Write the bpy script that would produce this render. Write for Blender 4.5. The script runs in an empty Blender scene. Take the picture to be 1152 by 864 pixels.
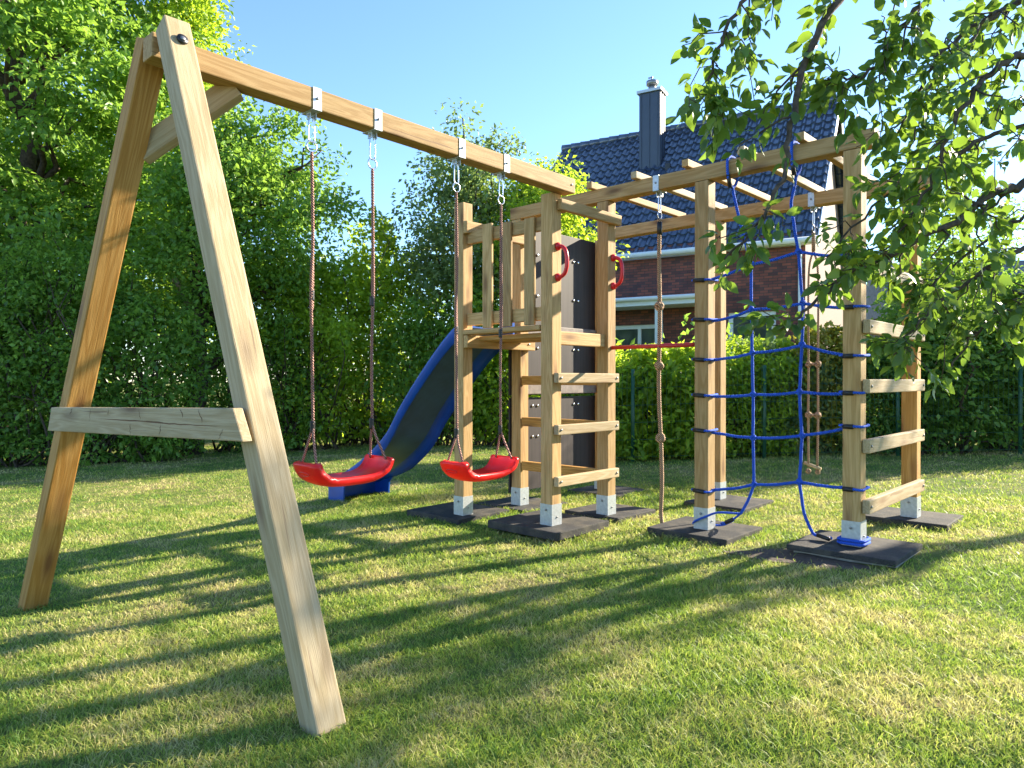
import bpy, bmesh, math, random
import numpy as np
from mathutils import Vector, Matrix

# ------------------------------------------------------------------ camera, sky, sun, exposure
S = bpy.context.scene
COL = S.collection
random.seed(7)
R = np.random.default_rng(11)
rad = math.radians

CAM_Z = 0.90
cam_d = bpy.data.cameras.new("camera"); cam = bpy.data.objects.new("camera", cam_d); COL.objects.link(cam)
cam.location = (0, 0, CAM_Z); cam.rotation_euler = (rad(90 - .32), 0, 0)
cam_d.sensor_width = 36; cam_d.lens = 803 / 1152 * 36; cam_d.clip_start = .05; cam_d.clip_end = 900
S.camera = cam

SUN_AZ = 28.8      # degrees from +X towards +Y
SUN_EL = 24.0
wd = bpy.data.worlds.new("World"); S.world = wd; wd.use_nodes = True
nt = wd.node_tree; nt.nodes.clear()
wo = nt.nodes.new("ShaderNodeOutputWorld"); bg = nt.nodes.new("ShaderNodeBackground"); sky = nt.nodes.new("ShaderNodeTexSky")
sky.sky_type = 'NISHITA'; sky.sun_disc = False
sky.sun_elevation = rad(SUN_EL); sky.sun_rotation = rad(90 - SUN_AZ)
sky.air_density = 1.0; sky.dust_density = .1; sky.ozone_density = 4.6
bg.inputs[1].default_value = .10
nt.links.new(sky.outputs[0], bg.inputs[0]); nt.links.new(bg.outputs[0], wo.inputs[0])

sun_d = bpy.data.lights.new("sun", 'SUN'); sun = bpy.data.objects.new("sun", sun_d); COL.objects.link(sun)
sun_d.energy = 5.0; sun_d.angle = rad(.6); sun_d.color = (1.0, .88, .68)
sdir = Vector((math.cos(rad(SUN_AZ)) * math.cos(rad(SUN_EL)), math.sin(rad(SUN_AZ)) * math.cos(rad(SUN_EL)), math.sin(rad(SUN_EL))))
sun.rotation_euler = sdir.to_track_quat('Z', 'Y').to_euler(); sun.location = sdir * 60
vs = S.view_settings
vs.view_transform = 'Standard'; vs.look = 'None'; vs.gamma = 1; vs.use_curve_mapping = False; vs.exposure = 1.95
S.cycles.max_bounces = 14; S.cycles.diffuse_bounces = 7; S.cycles.transmission_bounces = 10

# ------------------------------------------------------------------ frame of the climbing structure
TH = rad(43.1)
UX, UY = math.sin(TH), math.cos(TH)          # u: along the swing beam, away from the camera to the right
VX, VY = -math.cos(TH), math.sin(TH)         # v: along the overhead ladder, away to the left
PX, PY = .2435, 4.347
def W(u, v, z): return Vector((PX + u * UX + v * VX, PY + u * UY + v * VY, z))
U3 = Vector((UX, UY, 0)); V3 = Vector((VX, VY, 0)); Z3 = Vector((0, 0, 1))
def gz_uv(u, v):
    dip = .030 / (1 + np.exp(-(u + .1) * 6)) / (1 + np.exp((v + .3) * 6)) * np.exp(-(np.maximum(0, -v - 2.3)) ** 2)
    return -.05 - .03 * 8 * np.tanh(v / 8) + .015 * 8 * np.tanh(u / 8) - dip
def gz(x, y):
    x = np.asarray(x, float) - PX; y = np.asarray(y, float) - PY
    return gz_uv(x * UX + y * UY, x * VX + y * VY)
def at(px, d): return (px - 576) / 803 * d      # world x of a photo column at distance d

# ------------------------------------------------------------------ object helpers
MW = {}
def link(o, parent=None, mat=None):
    COL.objects.link(o)
    M = mat if mat is not None else Matrix.Identity(4)
    MW[o.name] = M
    if parent is not None:
        o.parent = parent
        o.matrix_basis = MW[parent.name].inverted() @ M
    else:
        o.matrix_basis = M
    return o
def empty(name, loc, label, cat, group=None):
    o = bpy.data.objects.new(name, None); o.empty_display_size = .1
    link(o, None, Matrix.Translation(Vector(loc)))
    return tag(o, label, cat, group)
def tag(o, label=None, cat=None, group=None, kind=None):
    if label: o['label'] = label
    if cat: o['category'] = cat
    if group: o['group'] = group
    if kind: o['kind'] = kind
    return o
def mesh_obj(name, bm, mats, parent=None, mat=None, smooth=False):
    me = bpy.data.meshes.new(name); bm.normal_update(); bm.to_mesh(me); bm.free()
    if not isinstance(mats, (list, tuple)): mats = [mats]
    for m in mats: me.materials.append(m)
    if smooth:
        me.polygons.foreach_set('use_smooth', [True] * len(me.polygons))
    return link(bpy.data.objects.new(name, me), parent, mat)
def np_obj(name, verts, faces, mats, parent=None, loc=None, n=None, smooth=False):
    """verts (N,3); faces (M,k) int array, all of one size"""
    verts = np.asarray(verts, np.float32); faces = np.asarray(faces, np.int32)
    if loc is not None: verts = verts - np.asarray(loc, np.float32)
    me = bpy.data.meshes.new(name)
    k = faces.shape[1]
    me.vertices.add(len(verts)); me.vertices.foreach_set('co', verts.ravel())
    me.loops.add(faces.size); me.loops.foreach_set('vertex_index', faces.ravel())
    me.polygons.add(len(faces)); me.polygons.foreach_set('loop_start', np.arange(len(faces), dtype=np.int32) * k)
    if smooth: me.polygons.foreach_set('use_smooth', np.ones(len(faces), bool))
    me.update(calc_edges=True)
    me.materials.append(mats)
    o = bpy.data.objects.new(name, me)
    return link(o, parent, Matrix.Translation(Vector(loc)) if loc is not None else None)
def bm_box(bm, cx, cy, cz, sx, sy, sz, M=None, mi=0):
    vs_ = []
    for dx in (-1, 1):
        for dy in (-1, 1):
            for dz in (-1, 1):
                p = Vector((cx + dx * sx / 2, cy + dy * sy / 2, cz + dz * sz / 2))
                vs_.append(bm.verts.new(M @ p if M is not None else p))
    fs = []
    for q in ((0, 1, 3, 2), (4, 6, 7, 5), (0, 4, 5, 1), (2, 3, 7, 6), (0, 2, 6, 4), (1, 5, 7, 3)):
        f = bm.faces.new([vs_[i] for i in q]); f.material_index = mi; fs.append(f)
    return fs
def bevel(bm, w, seg=2):
    bmesh.ops.bevel(bm, geom=list(bm.edges), offset=w, segments=seg, affect='EDGES', profile=.6, clamp_overlap=True)
def axes(p0, p1, up):
    p0, p1 = Vector(p0), Vector(p1); x = (p1 - p0); L = x.length; x.normalize()
    z = Vector(up) - x * Vector(up).dot(x); z.normalize(); y = z.cross(x)
    M = Matrix(((x.x, y.x, z.x, 0), (x.y, y.y, z.y, 0), (x.z, y.z, z.z, 0), (0, 0, 0, 1)))
    M.translation = (p0 + p1) / 2
    return M, L
def board(name, p0, p1, w, h, mat, parent, up=(0, 0, 1), bev=.0055, label=None):
    """bar from p0 to p1 (centre line); h along 'up', w across; local x is the grain"""
    M, L = axes(p0, p1, up)
    bm = bmesh.new(); bm_box(bm, 0, 0, 0, L, w, h)
    bevel(bm, bev)
    o = mesh_obj(name, bm, mat, parent, M)
    if label: o['label'] = label
    return o
def rings(pts, radii, n=8, closed=False):
    """tube verts/faces along a polyline (numpy)"""
    P = np.asarray(pts, float); m = len(P)
    T = np.zeros_like(P)
    if closed: T = np.roll(P, -1, 0) - np.roll(P, 1, 0)
    else:
        T[1:-1] = P[2:] - P[:-2]; T[0] = P[1] - P[0]; T[-1] = P[-1] - P[-2]
    T /= np.linalg.norm(T, axis=1)[:, None] + 1e-9
    a = np.array([0, 0, 1.]) if abs(T[0, 2]) < .9 else np.array([1., 0, 0])
    N = np.zeros_like(P); nn = a - T[0] * (a @ T[0]); nn /= np.linalg.norm(nn)
    for i in range(m):
        nn = nn - T[i] * (nn @ T[i]); nn /= np.linalg.norm(nn) + 1e-9; N[i] = nn
    B = np.cross(T, N)
    an = np.linspace(0, 2 * np.pi, n, endpoint=False)
    rr = np.broadcast_to(np.asarray(radii, float), (m,))
    V = P[:, None, :] + rr[:, None, None] * (np.cos(an)[None, :, None] * N[:, None, :] + np.sin(an)[None, :, None] * B[:, None, :])
    V = V.reshape(-1, 3)
    F = []
    for i in range(m if closed else m - 1):
        j = (i + 1) % m
        for k in range(n):
            k2 = (k + 1) % n
            F.append((i * n + k, i * n + k2, j * n + k2, j * n + k))
    if not closed:
        c0, c1 = len(V), len(V) + 1
        V = np.vstack([V, P[0], P[-1]])
        for k in range(n):
            k2 = (k + 1) % n
            F.append((c0, k2, k, k)); F.append((c1, (m - 1) * n + k, (m - 1) * n + k2, (m - 1) * n + k2))
    return V, F
def add_tube(bm, pts, radii, n=8, closed=False, mi=0):
    V, F = rings(pts, radii, n, closed)
    vv = [bm.verts.new(p) for p in V]
    for f in F:
        idx = list(dict.fromkeys(f))
        try: fc = bm.faces.new([vv[i] for i in idx]); fc.smooth = True; fc.material_index = mi
        except ValueError: pass
def spline(pts, k=6):
    P = [np.array(p, float) for p in pts]; P = [2 * P[0] - P[1]] + P + [2 * P[-1] - P[-2]]
    out = []
    for i in range(1, len(P) - 2):
        for t in np.linspace(0, 1, k, endpoint=False):
            a, b, c, d = P[i - 1:i + 3]
            out.append(.5 * ((2 * b) + (c - a) * t + (2 * a - 5 * b + 4 * c - d) * t * t + (3 * b - a - 3 * c + d) * t ** 3))
    out.append(P[-2]); return np.array(out)
def add_twist(bm, P, r, pitch, strands=3, n=6):
    """laid rope: strands wound round the centre line P"""
    P = np.asarray(P, float); seg = np.linalg.norm(np.diff(P, axis=0), axis=1); L = np.concatenate([[0], np.cumsum(seg)])
    m = max(8, int(L[-1] / (pitch / 7))); t = np.linspace(0, L[-1], m)
    Q = np.stack([np.interp(t, L, P[:, i]) for i in range(3)], 1)
    T = np.gradient(Q, axis=0); T /= np.linalg.norm(T, axis=1)[:, None]
    a = np.cross(T, np.array([.31, .95, .05])); a /= np.linalg.norm(a, axis=1)[:, None]; b = np.cross(T, a)
    for k in range(strands):
        ph = t / pitch * 2 * np.pi + k * 2 * np.pi / strands
        add_tube(bm, Q + .52 * r * (np.cos(ph)[:, None] * a + np.sin(ph)[:, None] * b), r * .56, n)
def tube_obj(name, pts, r, mat, parent, n=8, closed=False, loc=None):
    bm = bmesh.new(); loc = Vector(loc) if loc is not None else Vector(np.asarray(pts[0], float))
    add_tube(bm, [np.asarray(p, float) - np.asarray(loc) for p in pts], r, n, closed)
    return mesh_obj(name, bm, mat, parent, Matrix.Translation(loc))

# ------------------------------------------------------------------ materials
def mat_new(name):
    m = bpy.data.materials.new(name); m.use_nodes = True
    t = m.node_tree; b = t.nodes['Principled BSDF']
    return m, t, b, t.nodes['Material Output']
def N(t, kind, **kw):
    n = t.nodes.new(kind)
    for k, v in kw.items(): setattr(n, k, v)
    return n
def ramp(t, stops):
    r = N(t, 'ShaderNodeValToRGB'); e = r.color_ramp.elements
    while len(e) < len(stops): e.new(.5)
    for el, (p, c) in zip(e, stops): el.position = p; el.color = (*c, 1)
    return r
def mixc(t, fac, a, b, mode='MIX'):
    m = N(t, 'ShaderNodeMix', data_type='RGBA', blend_type=mode)
    for sock, val in ((m.inputs[0], fac), (m.inputs[6], a), (m.inputs[7], b)):
        if isinstance(val, bpy.types.NodeSocket): t.links.new(val, sock)
        elif isinstance(val, tuple): sock.default_value = (*val, 1)
        else: sock.default_value = val
    return m.outputs[2]
def bump(t, b, height, strength=.3, dist=.01):
    n = N(t, 'ShaderNodeBump'); n.inputs['Strength'].default_value = strength; n.inputs['Distance'].default_value = dist
    t.links.new(height, n.inputs['Height']); t.links.new(n.outputs[0], b.inputs['Normal'])
def noise(t, vec, scale, detail=4, rough=.55, dist=0.):
    n = N(t, 'ShaderNodeTexNoise'); n.inputs['Scale'].default_value = scale; n.inputs['Detail'].default_value = detail
    n.inputs['Roughness'].default_value = rough; n.inputs['Distortion'].default_value = dist
    if vec is not None: t.links.new(vec, n.inputs['Vector'])
    return n
def simple(name, col, rough=.5, metal=0., var=.12, scale=30., bmp=0., spec=.5):
    m, t, b, _ = mat_new(name)
    tc = N(t, 'ShaderNodeTexCoord'); n = noise(t, tc.outputs['Object'], scale, 5)
    lo = tuple(c * (1 - var) for c in col); hi = tuple(min(1, c * (1 + var)) for c in col)
    r = ramp(t, [(.3, lo), (.7, hi)]); t.links.new(n.outputs[0], r.inputs[0]); t.links.new(r.outputs[0], b.inputs['Base Color'])
    b.inputs['Roughness'].default_value = rough; b.inputs['Metallic'].default_value = metal
    b.inputs['Specular IOR Level'].default_value = spec
    if bmp: bump(t, b, n.outputs[0], bmp, .004)
    return m
def wood(name, light, mid, dark, green=.15):
    m, t, b, _ = mat_new(name)
    tc = N(t, 'ShaderNodeTexCoord'); oi = N(t, 'ShaderNodeObjectInfo')
    off = N(t, 'ShaderNodeVectorMath', operation='MULTIPLY_ADD')
    cx = N(t, 'ShaderNodeCombineXYZ')
    mul = N(t, 'ShaderNodeMath', operation='MULTIPLY'); mul.inputs[1].default_value = 37.
    t.links.new(oi.outputs['Random'], mul.inputs[0])
    for i in range(3): t.links.new(mul.outputs[0], cx.inputs[i])
    t.links.new(tc.outputs['Object'], off.inputs[0]); off.inputs[1].default_value = (1, 1, 1); t.links.new(cx.outputs[0], off.inputs[2])
    mp = N(t, 'ShaderNodeMapping'); mp.inputs['Scale'].default_value = (.55, 7, 7); t.links.new(off.outputs[0], mp.inputs[0])
    # growth rings cut lengthwise
    n1 = noise(t, mp.outputs[0], 2.2, 3, .5, .6)
    w = N(t, 'ShaderNodeMath', operation='MULTIPLY'); w.inputs[1].default_value = 46.; t.links.new(n1.outputs[0], w.inputs[0])
    sn = N(t, 'ShaderNodeMath', operation='SINE'); t.links.new(w.outputs[0], sn.inputs[0])
    mr = N(t, 'ShaderNodeMapRange'); mr.inputs[1].default_value = -1; mr.inputs[2].default_value = 1; t.links.new(sn.outputs[0], mr.inputs[0])
    mp2 = N(t, 'ShaderNodeMapping'); mp2.inputs['Scale'].default_value = (3, 90, 90); t.links.new(off.outputs[0], mp2.inputs[0])
    fib = noise(t, mp2.outputs[0], 4, 4, .6)
    c1 = mixc(t, mr.outputs[0], light, mid)
    # large blotches: greenish treatment and sun bleaching
    bl = noise(t, off.outputs[0], 2.6, 3); br = ramp(t, [(.42, (0, 0, 0)), (.7, (1, 1, 1))]); t.links.new(bl.outputs[0], br.inputs[0])
    g = N(t, 'ShaderNodeMath', operation='MULTIPLY'); g.inputs[1].default_value = green; t.links.new(br.outputs[0], g.inputs[0])
    c2 = mixc(t, g.outputs[0], c1, (.40, .37, .17))
    fr = ramp(t, [(.35, (.82, .8, .76)), (.6, (1, 1, 1))]); t.links.new(fib.outputs[0], fr.inputs[0])
    c3 = mixc(t, .8, c2, fr.outputs[0], 'MULTIPLY')
    # knots
    mp3 = N(t, 'ShaderNodeMapping'); mp3.inputs['Scale'].default_value = (2.4, 9, 9); t.links.new(off.outputs[0], mp3.inputs[0])
    vo = N(t, 'ShaderNodeTexVoronoi'); vo.inputs['Scale'].default_value = 1.; t.links.new(mp3.outputs[0], vo.inputs['Vector'])
    kr = ramp(t, [(.07, (1, 1, 1)), (.18, (.4, .4, .4)), (.29, (0, 0, 0))]); t.links.new(vo.outputs['Distance'], kr.inputs[0])
    c4 = mixc(t, kr.outputs[0], c3, dark)
    mp4 = N(t, 'ShaderNodeMapping'); mp4.inputs['Scale'].default_value = (1.1, 34, 34); t.links.new(off.outputs[0], mp4.inputs[0])
    ck = noise(t, mp4.outputs[0], 1.7, 2, .4, .2); cr = ramp(t, [(.70, (0, 0, 0)), (.735, (.75, .75, .75))]); t.links.new(ck.outputs[0], cr.inputs[0])
    c4 = mixc(t, cr.outputs[0], c4, dark)
    # per-board tint
    hs = N(t, 'ShaderNodeHueSaturation'); vr = N(t, 'ShaderNodeMapRange'); vr.inputs[3].default_value = .80; vr.inputs[4].default_value = 1.12
    t.links.new(oi.outputs['Random'], vr.inputs[0]); t.links.new(vr.outputs[0], hs.inputs['Value']); t.links.new(c4, hs.inputs['Color'])
    t.links.new(hs.outputs[0], b.inputs['Base Color'])
    b.inputs['Roughness'].default_value = .68; b.inputs['Specular IOR Level'].default_value = .25
    bump(t, b, fib.outputs[0], .35, .003)
    return m
M_WOOD = wood('pine_wood', (.53, .34, .15), (.41, .245, .092), (.2, .105, .045))
M_PALE = wood('pale_pine_wood', (.48, .375, .23), (.40, .295, .16), (.3, .19, .1), .1)
M_ORANGE = wood('orange_shaded_pine_wood', (.50, .27, .075), (.39, .19, .04), (.2, .09, .03), .05)  # orange pine, base darkened for the grazing-light shade on the back leg
M_LEG = wood('weathered_pine_wood', (.43, .34, .215), (.35, .265, .15), (.16, .10, .06), .12)
M_CRACK = simple('split_wood', (.13, .07, .035), .9)
M_ZINC = simple('galvanised_steel', (.44, .47, .49), .45, .55, .14, 60, .05)
M_BOLT = simple('bolt_steel', (.28, .28, .28), .45, .8)
M_CHROME = simple('polished_steel', (.68, .68, .7), .22, 1.)
M_RUBBER = simple('black_rubber', (.036, .035, .035), .82, 0, .5, 160, .8, .3)
t_ = M_RUBBER.node_tree; b_ = t_.nodes['Principled BSDF']; tc_ = N(t_, 'ShaderNodeTexCoord'); n_ = noise(t_, tc_.outputs['Object'], 7, 6, .65)
r_ = ramp(t_, [(.45, (0, 0, 0)), (.72, (1, 1, 1))]); t_.links.new(n_.outputs[0], r_.inputs[0])
t_.links.new(mixc(t_, r_.outputs[0], b_.inputs['Base Color'].links[0].from_socket, (.105, .092, .07)), b_.inputs['Base Color'])
M_BLACK = simple('black_plastic', (.012, .012, .013), .45)
M_RED = simple('red_plastic', (.62, .012, .02), .33, 0, .06, 8)
M_REDBAR = simple('red_painted_steel', (.52, .03, .025), .35, 0, .1, 20)
M_SLATE = simple('slate_cladding', (.035, .05, .085), .4, 0, .08, 4)
M_WHITE = simple('white_paint', (.75, .77, .78), .45, 0, .05, 6)
M_RENDER = simple('pale_render', (.16, .115, .09), .85, 0, .08, 12, .1)
M_CONC = simple('concrete_slab', (.3, .28, .25), .9, 0, .25, 40, .4)
M_GREENWIRE = simple('green_coated_wire', (.02, .09, .05), .45)
M_BARK = simple('tree_bark', (.075, .058, .042), .92, 0, .45, 22, .8, .2)
M_BARK_LIT = simple('sunlit_bark', (.22, .16, .10), .9, 0, .35, 30, .6, .2)  # bark colour raised for the sun on one limb
M_TWIG = simple('apple_bark', (.085, .065, .05), .85, 0, .4, 60, .6, .2)

def plastic_glow(name, col, tr, rough, f):
    m, t, b, out = mat_new(name)
    b.inputs['Base Color'].default_value = (*col, 1); b.inputs['Roughness'].default_value = rough
    tl = N(t, 'ShaderNodeBsdfTranslucent'); tl.inputs[0].default_value = (*tr, 1)
    mx = N(t, 'ShaderNodeMixShader'); mx.inputs[0].default_value = f
    t.links.new(b.outputs[0], mx.inputs[1]); t.links.new(tl.outputs[0], mx.inputs[2]); t.links.new(mx.outputs[0], out.inputs[0])
    tc = N(t, 'ShaderNodeTexCoord'); n = noise(t, tc.outputs['Object'], 7, 4); bump(t, b, n.outputs[0], .08, .01)
    r = ramp(t, [(.3, tuple(c * .85 for c in col)), (.7, tuple(min(1, c * 1.12) for c in col))]); t.links.new(n.outputs[0], r.inputs[0]); t.links.new(r.outputs[0], b.inputs['Base Color'])
    return m
M_SLIDE = plastic_glow('blue_slide_plastic', (.008, .075, .38), (.01, .14, .7), .34, .15)
M_SEAT = plastic_glow('red_seat_plastic', (.80, .022, .022), (.95, .04, .02), .32, .3)

def rope_mat(name, a, b_, c, scale):
    m, t, b, _ = mat_new(name)
    tc = N(t, 'ShaderNodeTexCoord')
    mp = N(t, 'ShaderNodeMapping'); mp.inputs['Rotation'].default_value = (.6, .7, .3); t.links.new(tc.outputs['Object'], mp.inputs[0])
    w = N(t, 'ShaderNodeTexWave'); w.inputs['Scale'].default_value = scale; w.inputs['Distortion'].default_value = 1.5; w.inputs['Detail'].default_value = 2
    t.links.new(mp.outputs[0], w.inputs[0])
    r = ramp(t, [(.15, c), (.45, a), (.8, b_)]); t.links.new(w.outputs[0], r.inputs[0]); t.links.new(r.outputs[0], b.inputs['Base Color'])
    b.inputs['Roughness'].default_value = .8; bump(t, b, w.outputs[0], .9, .004)
    return m
M_ROPE = rope_mat('tan_rope', (.42, .25, .13), (.58, .38, .22), (.14, .06, .035), 34)
M_ROPE_R = rope_mat('reddish_rope', (.36, .17, .12), (.52, .30, .24), (.12, .035, .03), 42)
M_BLUE = rope_mat('blue_rope', (.012, .09, .66), (.03, .17, .88), (.008, .04, .36), 48)

def ply():
    m, t, b, _ = mat_new('dark_film_plywood')
    tc = N(t, 'ShaderNodeTexCoord')
    mp = N(t, 'ShaderNodeMapping'); mp.inputs['Scale'].default_value = (14, 14, .6); t.links.new(tc.outputs['Object'], mp.inputs[0])
    n = noise(t, mp.outputs[0], 3, 4); n2 = noise(t, tc.outputs['Object'], 3, 3)
    r = ramp(t, [(.3, (.021, .016, .017)), (.7, (.038, .029, .029))]); t.links.new(n.outputs[0], r.inputs[0])
    c = mixc(t, .5, r.outputs[0], n2.outputs[0], 'SOFT_LIGHT'); t.links.new(c, b.inputs['Base Color'])
    b.inputs['Roughness'].default_value = .6; b.inputs['Specular IOR Level'].default_value = .3; bump(t, b, n.outputs[0], .1, .002)
    return m
M_PLY = ply()
M_BATTEN = simple('weathered_batten', (.16, .13, .115), .7, 0, .3, 20, .2)

def leaf_mat(name, dark, light, trans, f=.4, rough=.42, yellow=None):
    m, t, b, out = mat_new(name)
    ge = N(t, 'ShaderNodeNewGeometry'); tc = N(t, 'ShaderNodeTexCoord')
    big = noise(t, tc.outputs['Object'], 1.3, 3)
    ad = N(t, 'ShaderNodeMath', operation='MULTIPLY_ADD'); ad.inputs[1].default_value = .75; t.links.new(ge.outputs['Random Per Island'], ad.inputs[0])
    sb = N(t, 'ShaderNodeMath', operation='MULTIPLY_ADD'); sb.inputs[1].default_value = 1.1; sb.inputs[2].default_value = -.42; t.links.new(big.outputs[0], sb.inputs[0])
    t.links.new(sb.outputs[0], ad.inputs[2])
    st = [(.05, dark), (.9, light)]
    if yellow: st = [(.05, dark), (.8, light), (.97, yellow)]
    r = ramp(t, st); t.links.new(ad.outputs[0], r.inputs[0])
    t.links.new(r.outputs[0], b.inputs['Base Color']); b.inputs['Roughness'].default_value = rough; b.inputs['Specular IOR Level'].default_value = .4
    tl = N(t, 'ShaderNodeBsdfTranslucent')
    tcx = mixc(t, .55, r.outputs[0], trans); t.links.new(tcx, tl.inputs[0])
    mx = N(t, 'ShaderNodeMixShader'); mx.inputs[0].default_value = f
    t.links.new(b.outputs[0], mx.inputs[1]); t.links.new(tl.outputs[0], mx.inputs[2]); t.links.new(mx.outputs[0], out.inputs[0])
    return m
L_MID = leaf_mat('mid_green_leaf', (.06, .145, .028), (.24, .42, .07), (.38, .60, .06), .52)
L_DARK = leaf_mat('dark_green_leaf', (.05, .125, .028), (.20, .35, .06), (.36, .56, .05), .5)
L_LIME = leaf_mat('lime_green_leaf', (.12, .23, .02), (.38, .54, .05), (.62, .78, .045), .6)
L_GREY = leaf_mat('grey_green_leaf', (.075, .13, .05), (.25, .35, .13), (.34, .48, .1), .46)
L_APPLE = leaf_mat('apple_leaf', (.035, .085, .024), (.13, .235, .05), (.34, .52, .035), .46, .4, (.34, .40, .03))
L_GOLD = leaf_mat('golden_leaf', (.14, .16, .02), (.42, .38, .04), (.5, .45, .04), .42)

def grass_mats():
    out = []
    for blade in (True, False):
        m, t, b, mo = mat_new('grass_blades' if blade else 'lawn_soil')
        tc = N(t, 'ShaderNodeTexCoord')
        n1 = noise(t, tc.outputs['Object'], 1.15, 5, .65); n2 = noise(t, tc.outputs['Object'], 6.5, 4, .65)
        s = N(t, 'ShaderNodeMath', operation='MULTIPLY_ADD'); s.inputs[1].default_value = .62; t.links.new(n2.outputs[0], s.inputs[0])
        h = N(t, 'ShaderNodeMath', operation='MULTIPLY'); h.inputs[1].default_value = .85; t.links.new(n1.outputs[0], h.inputs[0])
        hh = N(t, 'ShaderNodeMath', operation='SUBTRACT'); hh.inputs[1].default_value = .245; t.links.new(h.outputs[0], hh.inputs[0]); t.links.new(hh.outputs[0], s.inputs[2])
        if blade:
            ge = N(t, 'ShaderNodeNewGeometry')
            a = N(t, 'ShaderNodeMath', operation='MULTIPLY_ADD'); a.inputs[1].default_value = .22; a.inputs[2].default_value = -.11; t.links.new(ge.outputs['Random Per Island'], a.inputs[0])
            s2 = N(t, 'ShaderNodeMath', operation='ADD'); t.links.new(a.outputs[0], s2.inputs[0]); t.links.new(s.outputs[0], s2.inputs[1])
            r = ramp(t, [(.29, (.10, .23, .04)), (.42, (.23, .35, .055)), (.52, (.42, .45, .11)), (.62, (.64, .55, .27))])
            t.links.new(s2.outputs[0], r.inputs[0]); t.links.new(r.outputs[0], b.inputs['Base Color'])
            b.inputs['Roughness'].default_value = .5; b.inputs['Specular IOR Level'].default_value = .3
            tl = N(t, 'ShaderNodeBsdfTranslucent'); t.links.new(mixc(t, .35, r.outputs[0], (.4, .5, .05)), tl.inputs[0])
            mx = N(t, 'ShaderNodeMixShader'); mx.inputs[0].default_value = .48
            t.links.new(b.outputs[0], mx.inputs[1]); t.links.new(tl.outputs[0], mx.inputs[2]); t.links.new(mx.outputs[0], mo.inputs[0])
        else:
            r = ramp(t, [(.36, (.09, .14, .03)), (.52, (.17, .19, .055)), (.66, (.26, .21, .10))])
            t.links.new(s.outputs[0], r.inputs[0]); t.links.new(r.outputs[0], b.inputs['Base Color'])
            b.inputs['Roughness'].default_value = .95; b.inputs['Specular IOR Level'].default_value = .1
            n3 = noise(t, tc.outputs['Object'], 60, 4); bump(t, b, n3.outputs[0], 1., .02)
        out.append(m)
    return out
M_GRASS, M_SOIL = grass_mats()

def brick_mat():
    m, t, b, _ = mat_new('red_brown_brick')
    tc = N(t, 'ShaderNodeTexCoord'); mp = N(t, 'ShaderNodeMapping'); mp.inputs['Rotation'].default_value = (rad(90), 0, 0)
    t.links.new(tc.outputs['Object'], mp.inputs[0])
    br = N(t, 'ShaderNodeTexBrick'); br.inputs['Scale'].default_value = 1.
    br.inputs['Color1'].default_value = (.27, .078, .052, 1); br.inputs['Color2'].default_value = (.07, .034, .038, 1); br.inputs['Mortar'].default_value = (.055, .045, .042, 1)
    br.inputs['Brick Width'].default_value = .235; br.inputs['Row Height'].default_value = .078; br.inputs['Mortar Size'].default_value = .008; br.inputs['Bias'].default_value = -.1
    t.links.new(mp.outputs[0], br.inputs[0])
    n = noise(t, tc.outputs['Object'], 2, 4); c = mixc(t, .6, br.outputs[0], n.outputs[0], 'OVERLAY')
    t.links.new(c, b.inputs['Base Color']); b.inputs['Roughness'].default_value = .85
    bump(t, b, br.outputs['Fac'], -.5, .01)
    return m
M_BRICK = brick_mat()
def tile_mat():
    m, t, b, _ = mat_new('dark_glazed_tile')
    ge = N(t, 'ShaderNodeTexCoord'); n = noise(t, ge.outputs['Object'], 3, 4)
    r = ramp(t, [(.25, (.03, .045, .08)), (.75, (.075, .10, .155))]); t.links.new(n.outputs[0], r.inputs[0]); t.links.new(r.outputs[0], b.inputs['Base Color'])
    b.inputs['Roughness'].default_value = .2; b.inputs['Specular IOR Level'].default_value = .8
    return m
M_TILE = tile_mat()
def glass_mat():
    m, t, b, _ = mat_new('window_glass')
    tc = N(t, 'ShaderNodeTexCoord'); n = noise(t, tc.outputs['Object'], 1.5, 2)
    r = ramp(t, [(.3, (.06, .085, .09)), (.7, (.16, .20, .21))]); t.links.new(n.outputs[0], r.inputs[0]); t.links.new(r.outputs[0], b.inputs['Base Color'])  # pale mottled base stands in for reflections and net curtain in the panes
    b.inputs['Roughness'].default_value = .04; b.inputs['Specular IOR Level'].default_value = 1.
    return m
M_GLASS = glass_mat()

# ------------------------------------------------------------------ ground
def ground():
    rr = np.concatenate([[0], np.geomspace(.5, 14, 60), np.geomspace(15, 420, 26)]); na = 120
    an = np.linspace(0, 2 * np.pi, na, endpoint=False)
    Vv = [(0, 0, float(gz(0, 0)))]; F = []
    for r in rr[1:]:
        x = r * np.cos(an); y = r * np.sin(an)
        z = gz(x, y) + (.012 * np.sin(x * 2.1 + y) * np.cos(y * 1.7) if r < 30 else 0)
        Vv += list(zip(x, y, z))
    for k in range(na): F.append((0, 1 + k, 1 + (k + 1) % na, 1 + (k + 1) % na))
    bm = bmesh.new(); vv = [bm.verts.new(p) for p in Vv]
    for k in range(na): bm.faces.new((vv[0], vv[1 + k], vv[1 + (k + 1) % na]))
    for i in range(len(rr) - 2):
        for k in range(na):
            a = 1 + i * na; b = a + na; k2 = (k + 1) % na
            bm.faces.new((vv[a + k], vv[b + k], vv[b + k2], vv[a + k2]))
    o = mesh_obj('lawn', bm, M_SOIL, smooth=True); tag(o, kind='structure')
ground()

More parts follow.
